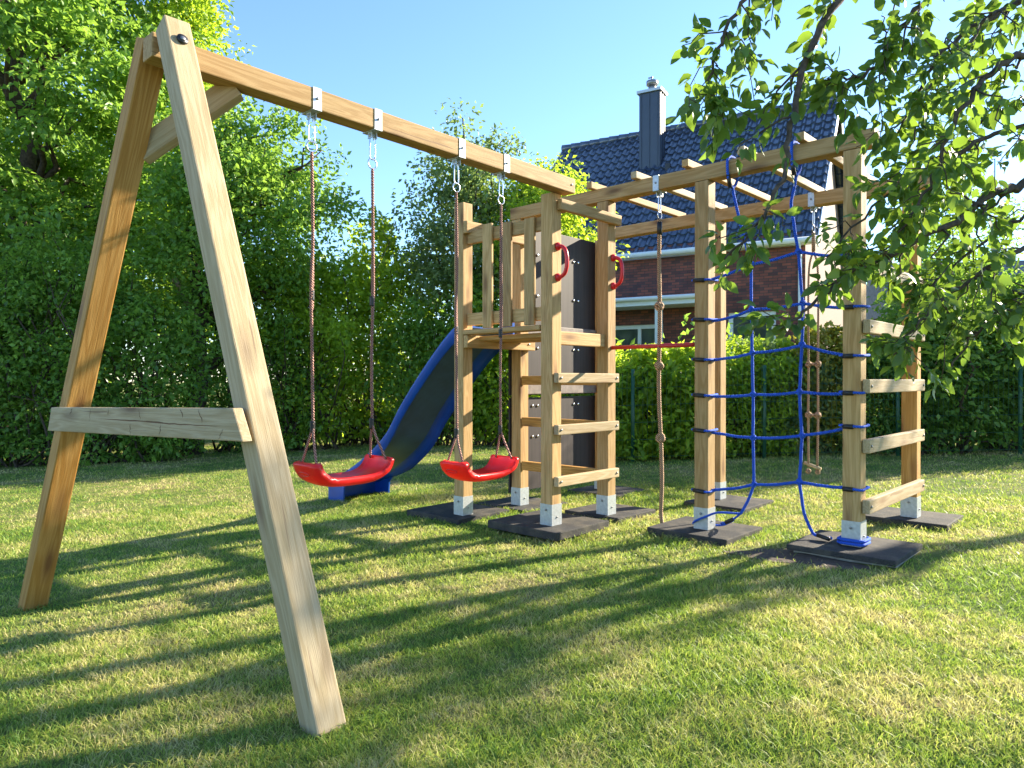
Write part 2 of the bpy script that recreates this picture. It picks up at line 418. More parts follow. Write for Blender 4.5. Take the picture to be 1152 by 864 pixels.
# mats: (u0,u1,v0,v1,top z, tilt)
MATS = {
 'P1': (-.10, .40, .73, 1.28, -.032), 'P2': (.46, .96, .64, 1.14, -.037), 'P3': (-.125, .40, -.14, .43, .008), 'P4': (.555, 1.02, -.10, .35, -.007),
 'P5': (.43, .91, -.925, -.40, -.001), 'P6': (1.44, 1.94, -.56, -.08, -.004), 'P7': (.415, .91, -1.80, -1.27, .034), 'P8': (1.56, 2.0, -1.78, -1.30, .032), 'P9': (1.44, 1.92, .52, 1.03, -.035)}

def build_grass():
    def zone(n, r0, r1, a=50):
        r = R.uniform(r0, r1, n); th = np.radians(R.uniform(90 - a, 90 + a, n))
        return r * np.cos(th), r * np.sin(th)
    xs, ys = [], []
    for n, r0, r1 in ((170000, 1.0, 3.2), (150000, 3.2, 6.5), (95000, 6.5, 13.0)):
        x, y = zone(n, r0, r1); xs.append(x); ys.append(y)
    # longer tufts along the mats
    tx, ty = [], []
    for k, (u0, u1, v0, v1, zt) in MATS.items():
        n = 420
        side = R.integers(0, 4, n); q = R.uniform(0, 1, n); o = np.abs(R.normal(.0, .035, n)) + .006
        u = np.where(side == 0, u0 - o, np.where(side == 1, u1 + o, u0 + q * (u1 - u0)))
        v = np.where(side == 2, v0 - o, np.where(side == 3, v1 + o, v0 + q * (v1 - v0)))
        tx.append(PX + u * UX + v * VX); ty.append(PY + u * UY + v * VY)
    ntuft = sum(len(a) for a in tx)
    x = np.concatenate(xs + tx); y = np.concatenate(ys + ty)
    qx, qy = x - PX, y - PY; u = qx * UX + qy * UY; v = qx * VX + qy * VY
    keep = np.ones(len(x), bool)
    for k, (u0, u1, v0, v1, zt) in MATS.items():
        keep &= ~((u > u0 - .004) & (u < u1 + .004) & (v > v0 - .004) & (v < v1 + .004))
    keep &= ~((((u - .40) / .17) ** 2 + ((v + 1.35) / .34) ** 2 < 1) & (R.uniform(0, 1, len(x)) < .9))
    keep &= ~((u > .30) & (u < .95) & (v > -1.93) & (v < -1.25) & (R.uniform(0, 1, len(x)) < .72))
    tuft = np.zeros(len(x), bool); tuft[-ntuft:] = True
    x, y, tuft = x[keep], y[keep], tuft[keep]; n = len(x)
    r = np.hypot(x, y)
    clump = .5 + .5 * np.sin(x * 3.1 + 1.3 * np.sin(y * 2.3)) * np.cos(y * 2.7 + 1.1 * np.sin(x * 1.9))
    fine = .5 + .5 * np.sin(x * 17 + 2 * np.sin(y * 11)) * np.sin(y * 15 + 2 * np.sin(x * 13))
    h = (.011 + .009 * clump + .008 * fine) * R.uniform(.6, 1.4, n); h[tuft] *= 1.5
    w = (.0016 + .00062 * r) * R.uniform(.7, 1.3, n)
    a = R.uniform(0, 2 * np.pi, n); la = R.uniform(0, 2 * np.pi, n); lean = h * R.uniform(.3, 1.7, n)
    z = gz(x, y) + np.where(r < 30, .012 * np.sin(x * 2.1 + y) * np.cos(y * 1.7), 0) - .002
    dx, dy = np.cos(a) * w / 2, np.sin(a) * w / 2; lx, ly = np.cos(la) * lean, np.sin(la) * lean
    Vv = np.empty((n, 5, 3), np.float32)
    Vv[:, 0] = np.stack([x - dx, y - dy, z], 1); Vv[:, 1] = np.stack([x + dx, y + dy, z], 1)
    mx, my, mz = x + lx * .38, y + ly * .38, z + h * .62
    Vv[:, 2] = np.stack([mx + dx * .8, my + dy * .8, mz], 1); Vv[:, 3] = np.stack([mx - dx * .8, my - dy * .8, mz], 1)
    Vv[:, 4] = np.stack([x + lx, y + ly, z + h], 1)
    b = (np.arange(n) * 5)[:, None]
    F = np.concatenate([b + np.array([0, 1, 2]), b + np.array([0, 2, 3]), b + np.array([3, 2, 4])], 1).reshape(-1, 3)
    o = np_obj('grass', Vv.reshape(-1, 3), F, M_GRASS); tag(o, kind='stuff')
build_grass()

# ------------------------------------------------------------------ the house behind
HO = Vector((7.80, 19.0, 0)); HD = Vector((-.863, .505, 0)).normalized(); HN = Vector((-HD.y * -1, 0, 0))
HB = Vector((.505, .863, 0)).normalized()       # into the house
HL, HW, EAVE, RIDGE = 9.3, 10.0, 4.75, 9.93
def HM(t, d, z): return HO + HD * t + HB * d + Vector((0, 0, z))
HMAT = Matrix(((HD.x, HB.x, 0, HO.x), (HD.y, HB.y, 0, HO.y), (0, 0, 1, 0), (0, 0, 0, 1)))   # local x along the front, y into the house
house = empty('brick_house', HO, 'dark brick house with steep blue-black tiled roof and slate-clad chimney behind the hedge', 'house')
MW[house.name] = Matrix.Translation(HO)
def hbox(name, x0, x1, y0, y1, z0, z1, mat, parent=house, bev=.006, label=None):
    bm = bmesh.new(); cx, cy, cz = (x0 + x1) / 2, (y0 + y1) / 2, (z0 + z1) / 2
    bm_box(bm, 0, 0, 0, x1 - x0, y1 - y0, z1 - z0)
    if bev: bevel(bm, bev)
    o = mesh_obj(name, bm, mat, parent, HMAT @ Matrix.Translation((cx, cy, cz)))
    if label: o['label'] = label
    return o
def house_walls():
    # front wall with window openings, as strips round the holes
    holes = [(.74, 2.02, .9, 2.78), (3.9, 6.9, .8, 2.55)]
    bm = bmesh.new()
    xs = sorted({0, HL} | {h[0] for h in holes} | {h[1] for h in holes}); zs = sorted({-.6, EAVE + .1} | {h[2] for h in holes} | {h[3] for h in holes})
    for i in range(len(xs) - 1):
        for j in range(len(zs) - 1):
            cx, cz = (xs[i] + xs[i + 1]) / 2, (zs[j] + zs[j + 1]) / 2
            if any(h[0] < cx < h[1] and h[2] < cz < h[3] for h in holes): continue
            q = [(xs[i], zs[j]), (xs[i + 1], zs[j]), (xs[i + 1], zs[j + 1]), (xs[i], zs[j + 1])]
            bm.faces.new([bm.verts.new((a, 0, b)) for a, b in q]); bm.faces.new([bm.verts.new((a, .3, b)) for a, b in q])
    for x0, x1, z0, z1 in holes:
        c = [(x0, z0), (x1, z0), (x1, z1), (x0, z1)]
        for k in range(4):
            a, b = c[k], c[(k + 1) % 4]
            bm.faces.new([bm.verts.new(p) for p in ((a[0], 0, a[1]), (b[0], 0, b[1]), (b[0], .3, b[1]), (a[0], .3, a[1]))])
    bmesh.ops.remove_doubles(bm, verts=bm.verts, dist=1e-4)
    mesh_obj('front_wall', bm, M_BRICK, house, HMAT)
    # gables
    for name, x, m in (('gable_wall', 0, M_RENDER), ('gable_wall', HL, M_BRICK)):
        bm = bmesh.new()
        prof = [(.004, -.6), (HW, -.6), (HW, EAVE), (HW / 2, RIDGE - .12), (.004, EAVE)]
        th = .25 if x == 0 else -.25
        A = [bm.verts.new((x - (.002 if x == 0 else -.002), a, b)) for a, b in prof]; B = [bm.verts.new((x + th, a, b)) for a, b in prof]
        bm.faces.new(A); bm.faces.new(B[::-1])
        for k in range(5): bm.faces.new((A[k], B[k], B[(k + 1) % 5], A[(k + 1) % 5]))
        bmesh.ops.recalc_face_normals(bm, faces=bm.faces)
        o = mesh_obj(name, bm, m, house, HMAT)
        if x == 0: o['label'] = 'pale sunlit gable wall'
    hbox('back_wall', 0, HL, HW - .3, HW - .01, -.6, EAVE, M_BRICK)
house_walls()
def roof_side(front):
    """pantile roof: every tile has a rolled profile and a step at its lower edge"""
    x0, x1 = -.32, HL + .3; ov = .35
    sl = math.hypot(HW / 2, RIDGE - EAVE); n_r = 17; n_c = 34; sx = 7; sv = 3
    dz = (RIDGE - EAVE) / sl; dy = (HW / 2) / sl
    L = sl + ov; rows = []
    for r in range(n_r):
        for k in range(sv + 1):
            s = (r + k / sv) / n_r * L - ov
            lift = .048 * (1 - k / sv) + .012
            rows.append((s, lift))
    bm = bmesh.new(); grid = []
    for s, lift in rows:
        line = []
        for c in range(n_c * sx + 1):
            f = (c / sx) % 1.0
            prof = .07 * max(0, math.sin(math.pi * min(1, f / .45))) ** .8 if f < .45 else -.012 * math.sin(math.pi * (f - .45) / .55)
            o = lift + prof
            x = x0 + (x1 - x0) * c / (n_c * sx)
            y = s * dy - o * dz; z = EAVE + .02 + s * dz + o * dy
            if not front: y = HW - y
            line.append(bm.verts.new((x, y, z)))
        grid.append(line)
    for i in range(len(grid) - 1):
        for c in range(n_c * sx):
            q = (grid[i][c], grid[i][c + 1], grid[i + 1][c + 1], grid[i + 1][c])
            bm.faces.new(q if front else q[::-1])
    o = mesh_obj('roof', bm, M_TILE, house, HMAT)
    return o
roof = roof_side(True); roof_side(False)
# ridge tiles
bm = bmesh.new()
for k in range(25):
    xa = -.32 + k * (HL + .62) / 25
    add_tube(bm, [(xa, HW / 2, RIDGE + .05), (xa + .43, HW / 2, RIDGE + .065)], [.15, .165], 10)
mesh_obj('ridge_tiles', bm, M_TILE, roof, HMAT)
# verge boards, soffit, gutter, downpipe
for y0, y1 in ((0, 1), (2, 1)):
    for xx in (-.34, HL + .33):
        a = HMAT @ Vector((xx, (-.25 if y0 == 0 else HW + .25), EAVE - .30)); b_ = HMAT @ Vector((xx, HW / 2, RIDGE - .06))
        board('verge_board', a, b_, .035, .22, M_WHITE, roof)
hbox('soffit', -.3, HL + .28, -.24, -.004, EAVE - .26, EAVE - .10, M_WHITE)
bm = bmesh.new()
add_tube(bm, [(-.34, -.33, EAVE - .17), (HL + .34, -.33, EAVE - .17)], .075, 12)
mesh_obj('gutter', bm, M_WHITE, house, HMAT)
bm = bmesh.new()
add_tube(bm, spline([(.12, -.33, EAVE - .22), (.12, -.31, EAVE - .32), (.12, -.09, EAVE - .6), (.12, -.075, EAVE - .8), (.12, -.075, -.3)], 5), .05, 10)
mesh_obj('downpipe', bm, M_WHITE, house, HMAT)
def window(x0, x1, z0, z1, mull=(), sash=None):
    bm = bmesh.new(); f = .12; y = .10
    bm_box(bm, (x0 + x1) / 2, y, z0 + f / 2, x1 - x0 - .01, .09, f); bm_box(bm, (x0 + x1) / 2, y, z1 - f / 2, x1 - x0 - .01, .09, f)
    for xx in (x0 + f / 2, x1 - f / 2): bm_box(bm, xx, y, (z0 + z1) / 2, f, .087, z1 - z0 - 2 * f)
    for xx in mull: bm_box(bm, xx, y, (z0 + z1) / 2, .1, .085, z1 - z0 - 2 * f)
    if sash: bm_box(bm, (x0 + x1) / 2, y, sash, x1 - x0 - 2 * f, .08, .07)
    w = mesh_obj('window', bm, M_WHITE, house, HMAT)
    bm = bmesh.new(); bm.faces.new([bm.verts.new(p) for p in ((x0 + .04, y + .012, z0 + .04), (x1 - .04, y + .012, z0 + .04), (x1 - .04, y + .012, z1 - .04), (x0 + .04, y + .012, z1 - .04))])
    bmesh.ops.solidify(bm, geom=bm.faces[:], thickness=.01)
    mesh_obj('pane', bm, M_GLASS, w, HMAT)
    hbox('sill', x0 - .05, x1 + .05, -.06, .09, z0 - .06, z0 - .005, M_WHITE, w)
window(.74, 2.02, .9, 2.78)
window(3.9, 6.9, .8, 2.55, (4.65, 5.5, 6.2))
# white canopy over the garden door
cn = hbox('canopy', 2.5, 7.6, -1.05, -.01, 3.0, 3.24, M_WHITE, label='white flat canopy board over the garden window')
hbox('canopy_post', 3.62, 3.80, -1.02, -.86, -.4, 2.995, M_WHITE, cn)
bm = bmesh.new(); add_tube(bm, [(2.45, -1.12, 3.19), (7.65, -1.12, 3.19)], .06, 10); mesh_obj('canopy_gutter', bm, M_WHITE, cn, HMAT)
# chimney
cx0, cx1, cy0, cy1 = 5.10, 5.84, 3.25, 3.80
ch = hbox('chimney', cx0, cx1, cy0, cy1, 7.6, 10.78, M_SLATE, bev=.01)
bm = bmesh.new()
for k in range(3):
    bm_box(bm, cx0 + .08 + k * .29, cy0 - .012, 9.15, .025, .02, 3.2)
for k in range(3):
    bm_box(bm, cx0 - .012, cy0 + .06 + k * .21, 9.15, .02, .03, 3.2)
mesh_obj('cladding_seams', bm, M_SLATE, ch, HMAT)
hbox('chimney_cap', cx0 - .07, cx1 + .07, cy0 - .07, cy1 + .07, 10.783, 10.88, M_ZINC, ch)
bm = bmesh.new(); mx_, my_ = (cx0 + cx1) / 2, (cy0 + cy1) / 2
add_tube(bm, [(mx_, my_, 10.87), (mx_, my_, 11.10)], .13, 14)
add_tube(bm, [(mx_, my_, 11.10), (mx_, my_, 11.12), (mx_, my_, 11.25), (mx_, my_, 11.29)], [.15, .20, .20, .08], 14)
add_tube(bm, [(mx_, my_, 11.27), (mx_ + .02, my_, 11.43)], [.03, .012], 8); bm_box(bm, mx_ + .06, my_, 11.39, .16, .015, .05)
mesh_obj('chimney_cowl', bm, M_BOLT, ch, HMAT)
# leaning roof vent below the chimney
bm = bmesh.new(); bm_box(bm, 4.75, 3.1, 8.05, .16, .2, .25); mesh_obj('roof_vent', bm, M_BLACK, roof, HMAT)

def far_house():
    h = empty('neighbouring_house', (19, 31, 0), 'distant house with grey roof and white eaves glimpsed through leaves at right', 'house')
    a = rad(-12); D = Vector((math.cos(a), math.sin(a), 0)); B = Vector((-D.y, D.x, 0))
    M = Matrix(((D.x, B.x, 0, 16.6), (D.y, B.y, 0, 30), (0, 0, 1, 0), (0, 0, 0, 1)))
    def bx(name, x0, x1, y0, y1, z0, z1, m, par=h):
        bm = bmesh.new(); bm_box(bm, 0, 0, 0, x1 - x0, y1 - y0, z1 - z0); bevel(bm, .01)
        return mesh_obj(name, bm, m, par, M @ Matrix.Translation(((x0 + x1) / 2, (y0 + y1) / 2, (z0 + z1) / 2)))
    bx('wall', 0, 11, 0, 7, -.6, 3.7, M_RENDER)
    bm = bmesh.new()
    pr = [(-.4, 3.65), (3.5, 6.3), (7.4, 3.65), (3.5, 3.75)]
    A = [bm.verts.new((-.4, y, z)) for y, z in pr]; Bv = [bm.verts.new((11.4, y, z)) for y, z in pr]
    for k in range(4): bm.faces.new((A[k], A[(k + 1) % 4], Bv[(k + 1) % 4], Bv[k]))
    bm.faces.new(A[::-1]); bm.faces.new(Bv)
    bmesh.ops.recalc_face_normals(bm, faces=bm.faces)
    r = mesh_obj('roof', bm, simple('grey_slate_roof', (.13, .13, .14), .7, 0, .35, 9), h, M)
    bx('gutter', -.4, 11.4, -.52, -.41, 3.6, 3.74, M_WHITE)
    for k in range(4):
        w = bx('window', 1 + k * 2.6, 2.3 + k * 2.6, -.05, .02, 1.2, 2.8, M_WHITE); bx('pane', 1.1 + k * 2.6, 2.2 + k * 2.6, -.065, -.052, 1.3, 2.7, M_GLASS, w)
far_house()

# ------------------------------------------------------------------ leaves, trees, shrubs
def unit(a): return a / (np.linalg.norm(a, axis=1)[:, None] + 1e-9)
def leaf_mesh(C, Dv, Nn, L, Wd):
    """folded four-point leaves. C base point, Dv direction, Nn face normal"""
    n = len(C); Dv = unit(Dv); S_ = unit(np.cross(Dv, Nn)); Nn = np.cross(S_, Dv)
    L = L[:, None]; Wd = Wd[:, None]
    V = np.empty((n, 4, 3), np.float32)
    V[:, 0] = C; V[:, 2] = C + Dv * L - Nn * L * .10
    V[:, 1] = C + Dv * L * .45 + S_ * Wd * .5 + Nn * Wd * .18; V[:, 3] = C + Dv * L * .45 - S_ * Wd * .5 + Nn * Wd * .18
    b = (np.arange(n) * 4)[:, None]
    F = np.concatenate([b + np.array([0, 1, 2]), b + np.array([0, 2, 3])], 1).reshape(-1, 3)
    return V.reshape(-1, 3), F
def clusters_leaves(cents, rads, nper, size, aspect=.6, flat=.55, droop=0., up=.7):
    cents = np.asarray(cents, float); M = len(cents)
    k = np.repeat(np.arange(M), nper)
    n = len(k); g = R.normal(0, .5, (n, 3)); gl = np.linalg.norm(g, axis=1); g *= (np.minimum(gl, 1.0) / (gl + 1e-9))[:, None]; g[:, 2] *= flat
    P = cents[k] + g * np.asarray(rads)[k][:, None]
    P[:, 2] -= droop * np.hypot(g[:, 0], g[:, 1]) * np.asarray(rads)[k]
    out = unit(g + 1e-3)
    Dv = out * .7 + R.normal(0, .6, (n, 3)); Dv[:, 2] -= .25
    Nn = R.normal(0, .55, (n, 3)) + np.array([0, 0, up]) + out * .35
    L = size * R.uniform(.65, 1.3, n)
    return leaf_mesh(P, Dv, Nn, L, L * aspect)
def limb(p0, p1, r0, r1, wob=.06, k=7):
    p0, p1 = np.array(p0, float), np.array(p1, float); d = np.linalg.norm(p1 - p0)
    t = np.linspace(0, 1, k)[:, None]; P = p0 + (p1 - p0) * t
    P[1:-1] += R.normal(0, wob * d, (k - 2, 3)); P[:, 2] += (np.sin(t[:, 0] * np.pi) * .06 * d)
    return P, np.linspace(r0, r1, k)
def crown_points(c, rad3, m, shell=.45, zmin=None):
    q = unit(R.normal(0, 1, (m, 3))); rr = R.uniform(shell, 1, m)[:, None]
    P = np.array(c) + q * rr * np.array(rad3)
    if zmin is not None: P[:, 2] = np.maximum(P[:, 2], zmin + R.uniform(0, .2, m))
    return P
def tree(name, cat, label, base, crown_c, crown_r, m, nper, size, mat, r_tr=.1, top=None, aspect=.6, clr=.5, group=None, bark=None, limbs=14, shell=.45, flat=.55, droop=.0, zmin=None, extra=(), trunk_name='trunk'):
    x, y = base; z = float(gz(x, y)); bark = bark or M_BARK
    root = empty(name, (x, y, z), label, cat, group)
    C = crown_points(crown_c, crown_r, m, shell, zmin)
    if len(extra): C = np.vstack([C, np.array(extra)])
    rr = clr * R.uniform(.65, 1.35, len(C))
    V, F = clusters_leaves(C, rr, nper, size, aspect, flat, droop)
    low = V[:, 2] < gz(V[:, 0], V[:, 1]) + .02
    V[low, 2] = (gz(V[:, 0], V[:, 1]) + .02)[low]
    np_obj('crown', V, F, mat, root, (x, y, z))
    top = top or (crown_c[0], crown_c[1], crown_c[2] + crown_r[2] * .6)
    bm = bmesh.new(); o = np.array([x, y, z])
    P, rd = limb((x, y, z - .05), top, r_tr, r_tr * .22, .02, 10); add_tube(bm, P - o, rd, 10)
    idx = R.choice(len(C), min(limbs, len(C)), replace=False)
    for i in list(idx) + list(range(m, len(C))):
        c = C[i]; f = np.clip((c[2] - z - .3) / (top[2] - z) * .75, .12, .9)
        st = P[int(f * (len(P) - 1))]; r0 = np.interp(f, [0, 1], [r_tr * .5, r_tr * .18])
        Q, rq = limb(st, c, r0, .008, .05); add_tube(bm, Q - o, rq, 6)
    mesh_obj(trunk_name, bm, bark, root, Matrix.Translation((x, y, z)))
    return root
def shrub(name, label, base, half, height, n, size, mat, aspect=.6, cat='shrub', group=None, box=.0, stems=18, clump=.36, nper=44, bare=0.):
    """bushy plant filled from the ground up; box>0 gives a clipped hedge shape"""
    x, y = base; z = float(gz(x, y)); root = empty(name, (x, y, z), label, cat, group)
    m = max(20, n // nper)
    q = R.uniform(-1, 1, (m, 3))
    if not box:
        q = unit(R.normal(0, 1, (m, 3))) * (R.uniform(.2, 1, m) ** .5)[:, None]
    else:
        s = R.integers(0, 4, m)   # push most clumps to the faces
        q[s == 0, 1] = -R.uniform(.75, 1, (s == 0).sum()); q[s == 1, 2] = R.uniform(.75, 1, (s == 1).sum()); q[s == 2, 1] = R.uniform(.5, 1, (s == 2).sum())
    C = np.array([x, y, z + height / 2 + bare]) + q * np.array([half[0], half[1], height / 2 - .08])
    rr = clump * R.uniform(.6, 1.3, m)
    sh = []
    if not box:
        C[:, 2] += .22 * np.sin(C[:, 0] * 4.3 + x) * np.sin(C[:, 1] * 3.1 + 2 * C[:, 0])
        for q_ in range(m // 6): sh.append((x + R.uniform(-1, 1) * half[0] * .95, y + R.uniform(-.7, .8) * half[1], z + R.uniform(.1, .55)))
        for q_ in range(int(9 * half[0]) + 3):
            a = R.uniform(-.8, .8); bx_ = x + a * half[0]; by_ = y + R.uniform(-.8, .6) * half[1]; hz = z + height * math.sqrt(max(.1, 1 - a * a)) * R.uniform(.55, 1.0)
            dx, dy = R.normal(0, .18), R.normal(0, .15) - .1
            for k in range(4): sh.append((bx_ + dx * k * .5, by_ + dy * k * .5, hz + .15 * k))
    else:
        for q_ in range(9):
            bx_ = x + R.uniform(-.9, .9) * half[0]; by_ = y + R.uniform(-.9, .6) * half[1]
            for k in range(3): sh.append((bx_ + R.normal(0, .03), by_, z + height - .02 + .085 * k))
    C = np.vstack([C, np.array(sh)]); rr = np.concatenate([rr, R.uniform(.10, .2, len(sh)) * (1 if not box else .55)])
    V, F = clusters_leaves(C, rr, nper, size, aspect, .7, .1, .8)
    g = gz(V[:, 0], V[:, 1]) + .015; low = V[:, 2] < g; V[low, 2] = g[low] + R.uniform(0, .1, low.sum())
    np_obj('foliage', V, F, mat, root, (x, y, z))
    bm = bmesh.new(); o = np.array([x, y, z])
    for i in list(R.choice(m, min(stems, m), replace=False)) + list(range(m, len(C), 3)):
        b = np.array([x + R.uniform(-.6, .6) * half[0], y + R.uniform(-.5, .5) * half[1], z - .03])
        Q, rq = limb(b, C[i], .018, .005, .05); add_tube(bm, Q - o, rq, 6)
    mesh_obj('stems', bm, M_BARK, root, Matrix.Translation((x, y, z)))
    return root

def woodland():
    cs = []; rs = []
    for x in np.arange(-19, 7.5, .55):
        h = 3.3 + .5 * math.sin(x * 1.7) - (1.6 if x > 1 else 0)
        for z in np.arange(-.2, h, .5):
            cs.append((x + R.uniform(-.3, .3), 15.3 + R.uniform(-.5, .5) + .05 * abs(x), z)); rs.append(R.uniform(.6, .9))
    V, F = clusters_leaves(cs, rs, 26, .2, .6, .9, 0, .5)
    o = np_obj('far_hedgerow', V, F, L_MID); tag(o, 'continuous hedgerow filling the gaps behind the garden shrubs', 'hedgerow', kind='stuff')
woodland()
G_TR = 'trees along the garden edge'; G_SH = 'shrubs of the garden border'
tree('broadleaf_tree', 'tree', 'big spreading broadleaf tree filling the top left corner', (-8.2, 11.6), (-8.0, 11.6, 4.9), (2.75, 2.2, 4.6), 275, 240, .115, L_MID, .2, clr=.56, group=G_TR, limbs=40, flat=.30, droop=.35, shell=.62, zmin=.8)
tree('broadleaf_tree', 'tree', 'darker leafy tree standing behind the big spreading one at far left', (-11.2, 14.5), (-11.0, 14.5, 4.4), (3.4, 2.2, 4.8), 240, 140, .15, L_DARK, .22, clr=.8, group=G_TR, limbs=16)
tree('slender_tree', 'tree', 'tall slender upright tree with light leaves behind the A-frame top', (-5.75, 12.6), (-5.75, 12.6, 5.0), (.85, .8, 3.9), 150, 120, .095, L_LIME, .11, clr=.42, group=G_TR, limbs=20, flat=.8, droop=.1)
tree('pear_tree', 'tree', 'leafy tree with forked dark trunk seen through the A-frame', (-4.80, 10.7), (-4.05, 10.9, 3.25), (1.45, 1.2, 1.85), 170, 165, .085, L_MID, .17, top=(-4.4, 10.8, 4.4), clr=.42, group=G_TR, limbs=30, flat=.6, droop=.3,
     extra=[(-3.2, 10.8, 4.95), (-2.9, 10.9, 4.4), (-4.2, 10.8, 5.15), (-2.55, 10.9, 3.6)])
# the broken limb on that tree; sunlight on it is put into lighter bark
root = [o for o in COL.objects if o.name.startswith('pear_tree')][0]
Q, rq = limb((at(218, 10.3), 10.3, 1.75), (at(196, 10.2), 10.2, 2.35), .07, .035, .04, 6)
tube_obj('broken_limb', Q, rq, M_BARK_LIT, root, 8)
tree('plum_tree', 'tree', 'open airy fruit tree with thin top shoots above the swing beam', (-.75, 11.9), (-.65, 11.9, 3.15), (1.5, 1.0, 1.55), 165, 95, .085, L_GREY, .10, top=(-.7, 11.9, 4.3), clr=.34, group=G_TR, limbs=30, shell=.35, flat=.7,
     extra=[(at(517, 11.8), 11.8, 5.25), (at(515, 11.8), 11.8, 4.9), (at(516, 11.8), 11.8, 4.6), (at(545, 11.8), 11.8, 4.75), (at(565, 11.8), 11.8, 4.85), (at(575, 11.8), 11.8, 4.7), (at(480, 11.8), 11.8, 4.3), (at(530, 11.8), 11.8, 4.2)])
tree('plum_tree', 'tree', 'small fruit tree with lime leaves rising behind the tower railing', (.55, 11.6), (.5, 11.6, 2.95), (1.05, .9, 1.35), 120, 95, .085, L_LIME, .08, top=(.6, 11.6, 3.7), clr=.32, group=G_TR, limbs=24, flat=.75,
     extra=[(at(600, 11.5), 11.5, 4.25), (at(636, 11.5), 11.5, 4.3), (at(640, 11.5), 11.5, 4.0), (at(590, 11.5), 11.5, 4.05), (at(645, 11.5), 11.5, 3.6), (at(655, 11.5), 11.5, 3.2)])
# left border shrubs
for (px, d, hx, hy, h, n, m, lab) in (
    (-40, 9.9, 1.2, .9, 3.0, 13000, L_DARK, 'dark green shrub at the left edge of the lawn'),
    (60, 9.7, 1.2, .9, 3.2, 17000, L_MID, 'large rounded shrub left of the A-frame leg, lit along its top'),
    (150, 9.9, 1.0, .8, 2.7, 13000, L_MID, 'shrub directly behind the sloping back leg'),
    (285, 11.1, 1.1, .8, 2.3, 11000, L_MID, 'mid-green shrub to the right of the forked trunk'),
    (345, 11.2, .9, .8, 2.9, 11000, L_LIME, 'bright lime shrub behind the left swing rope'),
    (425, 11.9, 1.3, .9, 3.35, 17000, L_LIME, 'tall bush between the two swings with dense leaves'),  # lime leaves stand in for sun reaching through the gaps
    (500, 11.4, 1.1, .8, 2.4, 12000, L_MID, 'bush behind the blue slide'),
    (575, 11.2, 1.0, .8, 2.2, 11000, L_LIME, 'bush seen between the tower posts')):
    shrub('shrub', lab, (at(px, d), d), (hx, hy * .62), h, int(n * .6), R.uniform(.07, .10), m, group=G_SH)
# clipped hedge right of the tower
for (px, d, hx, hy, h, n, m, asp, sz, lab) in (
    (668, 9.2, .45, .5, 1.22, 6000, L_LIME, .55, .07, 'hedge plant behind the ladder of the tower'),
    (738, 8.9, .62, .5, 1.17, 9500, L_LIME, .5, .085, 'yellow-green laurel hedge plant under the red bar'),
    (830, 8.9, .55, .5, 1.24, 9000, L_LIME, .45, .06, 'fine-leaved hedge plant left of the climbing net'),
    (880, 9.0, .5, .5, 1.2, 7500, L_GREY, .45, .055, 'greyish hedge plant seen through the climbing net'),
    (925, 8.9, .36, .42, 1.36, 4200, L_GOLD, .5, .06, 'hedge plant with golden leaves behind the rope trapeze'),
    (985, 8.9, .6, .5, 1.22, 8500, L_DARK, .5, .06, 'dark hedge plant between the two right-hand posts')):
    shrub('hedge_plant', lab, (at(px, d), d), (hx, hy), h, int(n * 1.3), sz * 1.15, m, asp, cat='hedge', group='hedge in front of the house', box=1, clump=.2, stems=16)
for (px, d, hx, hy, h, n, m, lab) in (
    (1055, 8.7, .62, .6, 2.35, 10000, L_DARK, 'dark bush right of the last climbing post'),
    (1150, 8.9, .8, .7, 1.9, 10000, L_DARK, 'dark bush by the wire fence at the right edge'),
    (1240, 9.4, 1.0, .8, 2.4, 9000, L_MID, 'bush just beyond the wire fence at far right')):
    shrub('shrub', lab, (at(px, d), d), (hx, hy), h, int(n * .85), .08, m, group=G_SH)
tree('ornamental_tree', 'tree', 'thin-stemmed young tree behind the right-hand bushes', (at(1086, 9.4), 9.4), (at(1092, 9.6), 9.6, 2.35), (.95, .7, 1.25), 60, 80, .065, L_MID, .05, clr=.34, group=G_TR, limbs=16)

# green wire fence along the hedge
def wire_fence():
    f = empty('wire_fence', (3.9, 8.25, float(gz(3.9, 8.25))), 'green coated wire mesh fence along the foot of the hedge', 'fence')
    pts = [(at(625, 8.35), 8.35), (at(712, 8.3), 8.3), (at(860, 8.3), 8.3), (at(1010, 8.3), 8.3), (at(1148, 8.2), 8.2), (at(1280, 8.1), 8.1)]
    for x, y in pts:
        z = float(gz(x, y)); tube_obj('fence_post', [(x, y, z - .1), (x, y, z + 1.08)], .022, M_GREENWIRE, f, 8)
    bm = bmesh.new()
    for (x0, y0), (x1, y1) in zip(pts[:-1], pts[1:]):
        z0, z1 = float(gz(x0, y0)), float(gz(x1, y1))
        for h in np.arange(.06, 1.06, .2): add_tube(bm, [(x0, y0 - .024, z0 + h), (x1, y1 - .024, z1 + h)], .0028, 4)
        L = math.hypot(x1 - x0, y1 - y0)
        for t in np.arange(0, 1, .055 / L):
            x, y, z = x0 + (x1 - x0) * t, y0 + (y1 - y0) * t - .028, z0 + (z1 - z0) * t
            add_tube(bm, [(x, y, z + .04), (x, y, z + 1.05)], .0018, 3)
    mesh_obj('wire_mesh', bm, M_GREENWIRE, f)
wire_fence()

